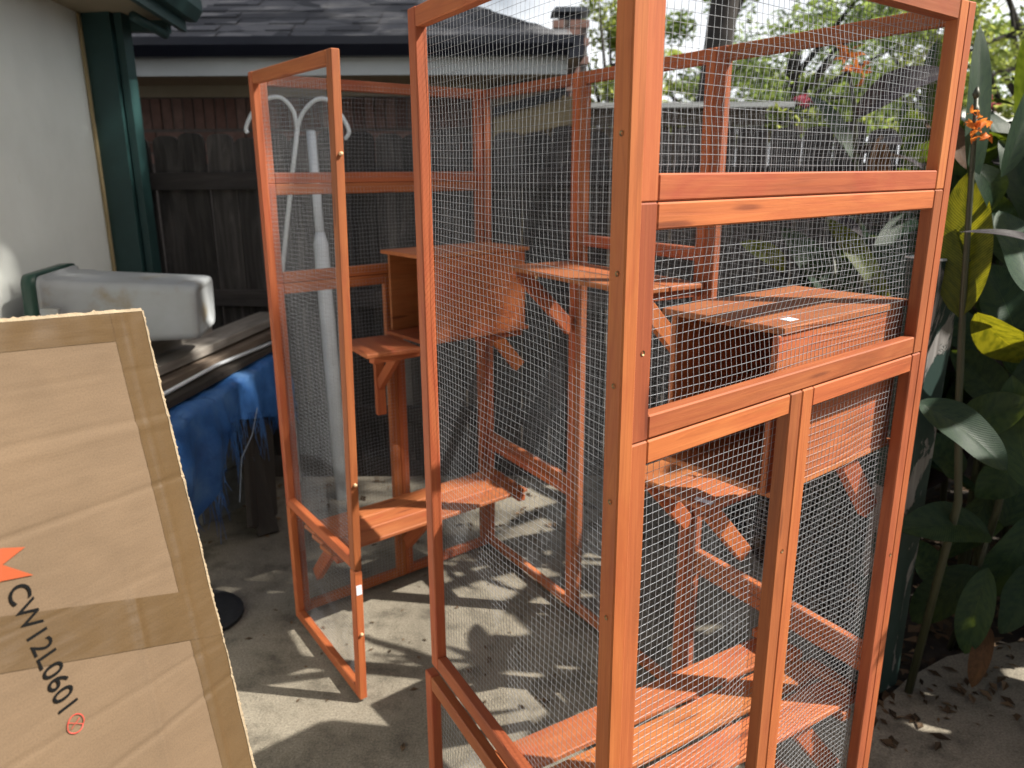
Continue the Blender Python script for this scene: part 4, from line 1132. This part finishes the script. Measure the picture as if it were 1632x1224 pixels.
def smooth(pts, k=5):
    out = []
    for i in range(len(pts) - 1):
        p0, p1, p2, p3 = pts[max(i - 1, 0)], pts[i], pts[i + 1], pts[min(i + 2, len(pts) - 1)]
        for j in range(k):
            t = j / k
            out.append(((p1 * 2) + (p2 - p0) * t + (p0 * 2 - p1 * 5 + p2 * 4 - p3) * t * t + (p1 * 3 - p0 - p2 * 3 + p3) * t ** 3) * .5)
    return out + [pts[-1]]
la, ra = smooth(la), smooth(ra)
for a in (la, ra):
    mb = MB(); mb.tube(a, .009, 8); mb.build('arm', M['hook'], hk, smooth=True)

# ------------------------------------------------------------------ peeling green post stub
pz = at(1487, 412, 2.05).z
cpx = Vector((1.115, 2.05, 0))
mb = MB(); rr = random.Random(2)
bm_pts = []
e1 = Vector((math.cos(.55), math.sin(.55), 0)); e2 = Vector((-e1.y, e1.x, 0))
nz_ = 22
for k in range(nz_ + 1):
    z = pz * k / nz_; off = Vector((-.012 * (1 - k / nz_), 0, 0))
    for a, b in ((-1, -1), (0, -1), (1, -1), (1, 0), (1, 1), (0, 1), (-1, 1), (-1, 0)):
        bm_pts.append(cpx + off + e1 * a * .05 + e2 * b * .05 + UP * z + Vector((noise.noise(Vector((a * 3, b * 3, z * 7))) * .004, 0, 0)))
mb.v = [tuple(p) for p in bm_pts]
for k in range(nz_):
    for i in range(8): mb.f.append((k*8 + i, k*8 + (i+1) % 8, (k+1)*8 + (i+1) % 8, (k+1)*8 + i))
mb.f.append(tuple(nz_ * 8 + i for i in range(8)))
pst = empty('timber_post', cpx, label='square timber post with peeling dark green paint behind the enclosure corner', cat='post')
mb.build('shaft', M['peel'], pst)
mb = MB(); mb.hexa([cpx + e1 * a * .052 + e2 * b * .052 + UP * (pz + .001) for a, b in ((-1, -1), (1, -1), (1, 1), (-1, 1))] + [cpx + e1 * a * .05 + e2 * b * .05 + UP * (pz + .006) for a, b in ((-1, -1), (1, -1), (1, 1), (-1, 1))])
mb.build('cap', M['fascia'], pst)

# ------------------------------------------------------------------ canna lilies
def leaf_mesh(base, tip, width, nrm, droop=.12, fold=.25, curl=0.0, wave=.02, seed=0, nl=18, nw=8, blunt=.55):
    """a paddle leaf from base to tip; nrm is roughly the upper side"""
    base, tip = Vector(base), Vector(tip); L_ = (tip - base).length; d = (tip - base).normalized()
    nrm = Vector(nrm); nrm = (nrm - d * nrm.dot(d)).normalized(); side = d.cross(nrm)
    r = random.Random(seed); ph = r.uniform(0, 6)
    mb = MB(); uv = []
    def fn(i, j):
        s = j; t = (i - .5) * 2
        prof = 1.92 * (max(s, .002) ** .62) * (max(1 - s, 0) ** .68)
        w = width * .5 * max(prof, .03)
        sag = -droop * L_ * (4 * s * (1 - s)) * -.5 - droop * L_ * s * s * .6
        p = base + d * (s * L_) + nrm * (sag) + side * (t * w)
        p += nrm * (abs(t) ** 1.3 * w * fold + wave * width * math.sin(s * 11 + ph + (0 if t > 0 else 1.5)) * abs(t) + curl * w * t * abs(t))
        uv.append((s * 3 - abs(t) * .45, t * .5 + .5)); return p
    mb.grid(fn, nw, nl)
    return mb, uv
def leaf(parent, base, tip, width, nrm, mat='canna', **kw):
    mb, uv = leaf_mesh(base, tip, width, nrm, **kw)
    me = mb.mesh('leaf', M[mat], True); me.transform(WM[parent].inverted())
    ul = me.uv_layers.new(name='UVMap')
    for l in me.loops: ul.data[l.index].uv = uv[l.vertex_index]
    o = bpy.data.objects.new('leaf', me); link(o, parent, WM[parent].copy())
    return o
def stalk(parent, pts, r0=.013, r1=.007):
    n_ = len(pts); mb = MB(); mb.tube(pts, [r0 + (r1 - r0) * i / (n_ - 1) for i in range(n_)], 8)
    return mb.build('stalk', M['stalk'], parent, smooth=True)
def flower(parent, c, s, seed):
    r = random.Random(seed); mb = MB()
    for k in range(9):
        b = Vector(c) + Vector((r.uniform(-.4, .4), r.uniform(-.4, .4), r.uniform(-.6, .6))) * s
        d = Vector((r.gauss(0, 1), r.gauss(0, 1), r.uniform(.0, 1.3))).normalized()
        l_, _ = leaf_mesh(b, b + d * s * r.uniform(.6, 1.1), s * .45, (r.uniform(-1, 1), r.uniform(-1, 1), .4), droop=.5, wave=.12, seed=seed + k, nl=6, nw=4)
        mb.add(l_.v, l_.f)
    o = mb.build('flower', M['petal'], parent, smooth=True)
    return o
GC = 'canna lilies in the planting bed'
def canna(base, label): return empty('canna_plant', base, label=label, cat='plant', group=GC)

# plant 1: tall stem with orange flower just outside the near right corner
Y1 = 1.95
p1 = canna(at(1535, 1040, Y1) * Vector((1, 1, 0)), 'tall canna with orange flower and large yellow lit leaf beside the peeling post')
bx = at(1535, 640, Y1)
stalk(p1, [(bx.x + .0, Y1 + .05, -.04), at(1527, 800, Y1), at(1528, 640, Y1), at(1535, 480, Y1), at(1545, 330, Y1), at(1552, 225, Y1), at(1556, 150, Y1)], .012, .005)
leaf(p1, at(1530, 505, Y1), at(1545, 272, Y1 + .06), .172, (-.70, -.7, .05), 'canna_yellow_lit', seed=1, fold=.12, droop=.05)
leaf(p1, at(1548, 300, Y1), at(1566, 40, Y1 + .1), .085, (.1, -1, .05), 'canna', seed=2, fold=.1, droop=.03)
leaf(p1, at(1548, 262, Y1 + .02), at(1592, 345, Y1 + .05), .10, (.05, -1, .2), 'canna', seed=3, droop=.4)
leaf(p1, at(1540, 420, Y1), at(1500, 330, Y1 + .2), .10, (.3, -.9, .4), 'canna', seed=4, droop=.25)
flower(p1, at(1562, 220, Y1 - .03), .042, 70)
flower(p1, at(1556, 190, Y1 - .02), .022, 75)
for yy in (150, 178):
    mb = MB(); c = at(1556, yy, Y1); mb.tube([c - UP * .012, c, c + UP * .016], [.004, .009, .003], 8); mb.build('bud', M['stalk'], p1, smooth=True)
# plant 2: at the frame edge, yellow horizontal leaf
Y2 = 1.80
p2 = canna(Vector((1.62, 2.42, 0)), 'canna at the frame edge with broad glowing yellow green leaf')
stalk(p2, [(1.50, 2.30, -.04), (1.50, 2.2, .5), (1.46, 2.1, 1.0), (1.44, 2.05, 1.45)])
leaf(p2, at(1556, 500, Y2 + .1), at(1665, 585, Y2 + .25), .16, (-.8, -.55, .25), 'canna_yellow_lit', seed=5, fold=.12, droop=.12)
leaf(p2, at(1596, 282, Y2 + .1), at(1660, 110, Y2 + .15), .085, (.1, -1, .1), 'canna', seed=6, droop=.06)
leaf(p2, at(1680, 440, Y2 - .05), at(1562, 350, Y2 - .1), .032, (-.1, -.6, .8), 'canna_bronze', seed=7, fold=.5, droop=.3)
leaf(p2, at(1640, 470, Y2 + .1), at(1600, 330, Y2 + .25), .16, (.05, -1, .1), 'canna', seed=8)
leaf(p2, at(1625, 560, Y2 + .3), at(1575, 420, Y2 + .35), .2, (.05, -1, .1), 'canna', seed=9)
# plant 3: lower leaves, dusky
p3 = canna(Vector((1.52, 2.36, 0)), 'low canna with dusky drooping leaves along the slab edge')
stalk(p3, [(1.50, 2.28, -.04), (1.53, 2.2, .30), (1.60, 2.12, .62), (1.62, 2.05, 1.0)], .014, .009)
stalk(p3, [(1.47, 2.27, -.04), (1.47, 2.2, .25), (1.44, 2.13, .45)], .010, .006)
leaf(p3, at(1462, 640, 1.86), at(1612, 745, 1.75), .15, (-.25, -.5, .85), 'canna', seed=11, droop=.12)
leaf(p3, at(1530, 690, 2.0), at(1640, 640, 1.85), .16, (-.2, -.7, .7), 'canna', seed=12, droop=.1)
leaf(p3, at(1576, 850, 2.0), at(1440, 835, 1.9), .17, (-.1, -.55, .85), 'canna', seed=13, droop=.16)
leaf(p3, at(1575, 905, 2.0), at(1535, 1045, 1.98), .12, (-.6, -.7, .2), 'canna', seed=14, droop=.1)
leaf(p3, at(1560, 905, 2.1), at(1450, 990, 2.15), .16, (-.3, -.6, .7), 'canna', seed=15, droop=.1)
leaf(p3, at(1640, 780, 1.9), at(1612, 600, 1.92), .14, (-.7, -.6, .2), 'canna', seed=16, droop=.05)
leaf(p3, at(1578, 1000, 2.0), at(1548, 1095, 1.93), .07, (-.6, -.7, .3), 'canna_dry', seed=17, droop=.2)
rr = random.Random(99)
for (bx_, by_, tx_, ty_, Yd, w_) in ((1600, 640, 1520, 560, 2.2, .15), (1640, 700, 1560, 800, 2.1, .16), (1590, 760, 1500, 900, 2.3, .17), (1650, 820, 1560, 960, 2.15, .16),
        (1620, 430, 1560, 300, 2.3, .16), (1650, 380, 1600, 220, 2.2, .14), (1560, 560, 1480, 480, 2.4, .15), (1640, 900, 1600, 1010, 2.1, .13), (1530, 760, 1470, 690, 2.35, .14), (1500, 930, 1450, 860, 2.3, .13),
        (1655, 560, 1575, 690, 2.0, .15), (1600, 840, 1650, 700, 2.25, .15)):
    leaf(p3 if by_ > 600 else p2, at(bx_, by_, Yd), at(tx_, ty_, Yd + rr.uniform(-.1, .1)), w_, (rr.uniform(-.25, .25), -.9, rr.uniform(.1, .5)), 'canna', seed=500 + bx_ + by_, droop=rr.uniform(.05, .2), wave=.05)
# plants behind the planted side wall, seen through the mesh
p4 = canna(Vector((1.35, 2.75, 0)), 'tall canna seen through the upper mesh, with orange blooms and bent leaves')
Y4 = 2.6
stalk(p4, [(1.33, 2.7, -.04), at(1375, 480, Y4), at(1365, 300, Y4), at(1362, 170, Y4), at(1352, 110, Y4)], .013, .005)
flower(p4, at(1350, 105, Y4), .055, 80); flower(p4, at(1372, 122, Y4), .05, 90)
leaf(p4, at(1362, 190, Y4), at(1512, 102, Y4 - .1), .13, (-.1, -.75, .65), 'canna_bronze', seed=21, droop=.25, fold=.5)
leaf(p4, at(1375, 250, Y4), at(1432, 218, Y4 - .2), .11, (-.1, -.8, .6), 'canna_bronze', seed=22, droop=.2)
leaf(p4, at(1360, 260, Y4), at(1295, 145, Y4 + .2), .10, (.3, -.8, .3), 'canna', seed=23, droop=.1)
leaf(p4, at(1395, 330, Y4), at(1405, 215, Y4), .09, (-.3, -.9, .1), 'canna_dry', seed=24)
leaf(p4, at(1375, 420, Y4), at(1320, 330, Y4 + .1), .16, (.3, -.9, .2), 'canna', seed=25)
p5 = canna(Vector((1.52, 2.72, 0)), 'canna with tapering drooping brown edged leaf behind the right mesh')
stalk(p5, [(1.55, 2.7, -.04), at(1495, 500, 2.6), at(1475, 300, 2.6), at(1470, 190, 2.6)], .013, .005)
leaf(p5, at(1470, 200, 2.6), at(1545, 250, 2.4), .11, (-.2, -.6, .75), 'canna_dry', seed=31, droop=.3)
leaf(p5, at(1480, 260, 2.6), at(1440, 170, 2.5), .10, (-.6, -.7, .2), 'canna', seed=32)
leaf(p5, at(1505, 220, 2.5), at(1490, 60, 2.6), .12, (-.7, -.6, .1), 'canna', seed=33)
p6 = canna(Vector((1.25, 2.9, 0)), 'canna with long yellow striped leaf above the near nest box')
stalk(p6, [(1.27, 2.85, -.04), at(1345, 600, 2.7), at(1325, 380, 2.7)], .012, .006)
leaf(p6, at(1320, 350, 2.6), at(1420, 478, 2.35), .09, (-.3, -.7, .6), 'canna_yellow_lit', seed=41, droop=.12)
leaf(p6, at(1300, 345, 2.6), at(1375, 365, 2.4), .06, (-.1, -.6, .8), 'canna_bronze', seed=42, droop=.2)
leaf(p6, at(1250, 430, 2.8), at(1190, 385, 2.7), .10, (.1, -.9, .4), 'canna_yellow_lit', seed=43, droop=.2)
leaf(p6, at(1330, 480, 2.7), at(1250, 360, 2.8), .16, (.3, -.9, .2), 'canna', seed=44)
leaf(p6, at(1400, 480, 2.6), at(1450, 330, 2.7), .18, (-.4, -.9, .2), 'canna', seed=45)
# filler plants deeper in the bed and to the right, mostly in shade; unseen ones outside the frame added to shade the patio
fill = [((1.70, 2.62), 1.75, 61, 'dense canna at the back of the bed under the glowing yellow leaf'), ((1.95, 2.95), 1.95, 62, 'tall dark canna behind the frame edge leaves'),
        ((1.98, 2.45), 1.9, 63, 'dark leafy canna cut by the frame edge'),
        ((1.45, 3.35), 1.0, 65, 'dark canna close to the fence, seen through the side mesh'), ((2.25, 2.1), 2.25, 66, 'unseen tall canna added for shade beside the slab'),
        ((2.05, 1.75), 2.05, 67, 'unseen canna added for shade nearest the patio slab'), ((1.62, 2.95), 1.6, 168, 'dark canna deep in the bed below the bent bronze leaves'), ((2.2, 2.75), 1.9, 169, 'dark canna thick with leaves behind the frame edge'), ((1.85, 3.4), 1.7, 68, 'canna at the fence behind the orange flower'),
        ((2.65, 2.55), 2.45, 69, 'tallest unseen canna added for shade by the bed'),
        ((2.45, 3.05), 2.4, 171, 'unseen canna added for shade between the bed and the fence'), ((2.3, 1.62), 2.1, 172, 'unseen canna added for shade closest to the patio'),
        ((2.9, 2.0), 2.55, 173, 'unseen canna added for shade at the outer side of the bed'), ((2.9, 3.3), 2.6, 174, 'unseen canna added for shade at the far fence corner'),
        ((2.3, 3.5), 2.2, 175, 'unseen canna added for shade tucked against the fence'), ((3.2, 2.6), 2.7, 176, 'unseen canna added for shade at the rear of the clump')]
for (x, y), h, sd, lb in fill:
    rr = random.Random(sd); pl = canna(Vector((x, y, 0)), lb)
    for sx in range(4 if x > 1.9 else 3):
        bx_, by_ = x + rr.uniform(-.16, .16), y + rr.uniform(-.16, .16); hh = h * rr.uniform(.75, 1.0)
        tx, ty = bx_ + rr.uniform(-.1, .1), by_ + rr.uniform(-.1, .1)
        stalk(pl, [(bx_, by_, -.04), ((bx_ + tx) / 2, (by_ + ty) / 2, hh * .5), (tx, ty, hh)], .014, .006)
        for k in range(8):
            f = .12 + .86 * (k + rr.random() * .5) / 8
            b = Vector((bx_, by_, 0)).lerp(Vector((tx, ty, 0)), f) + UP * hh * f
            a = k * 2.4 + rr.uniform(-.4, .4); el = rr.uniform(.1, 1.0) + f * .3
            d = Vector((math.cos(a) * math.cos(el), math.sin(a) * math.cos(el), math.sin(el)))
            leaf(pl, b, b + d * rr.uniform(.36, .55), rr.uniform(.13, .2), UP - d * .3, rr.choice(('canna', 'canna', 'canna', 'canna_bronze')), seed=sd * 10 + k + sx * 100, droop=rr.uniform(.08, .3), nl=12, wave=.05)
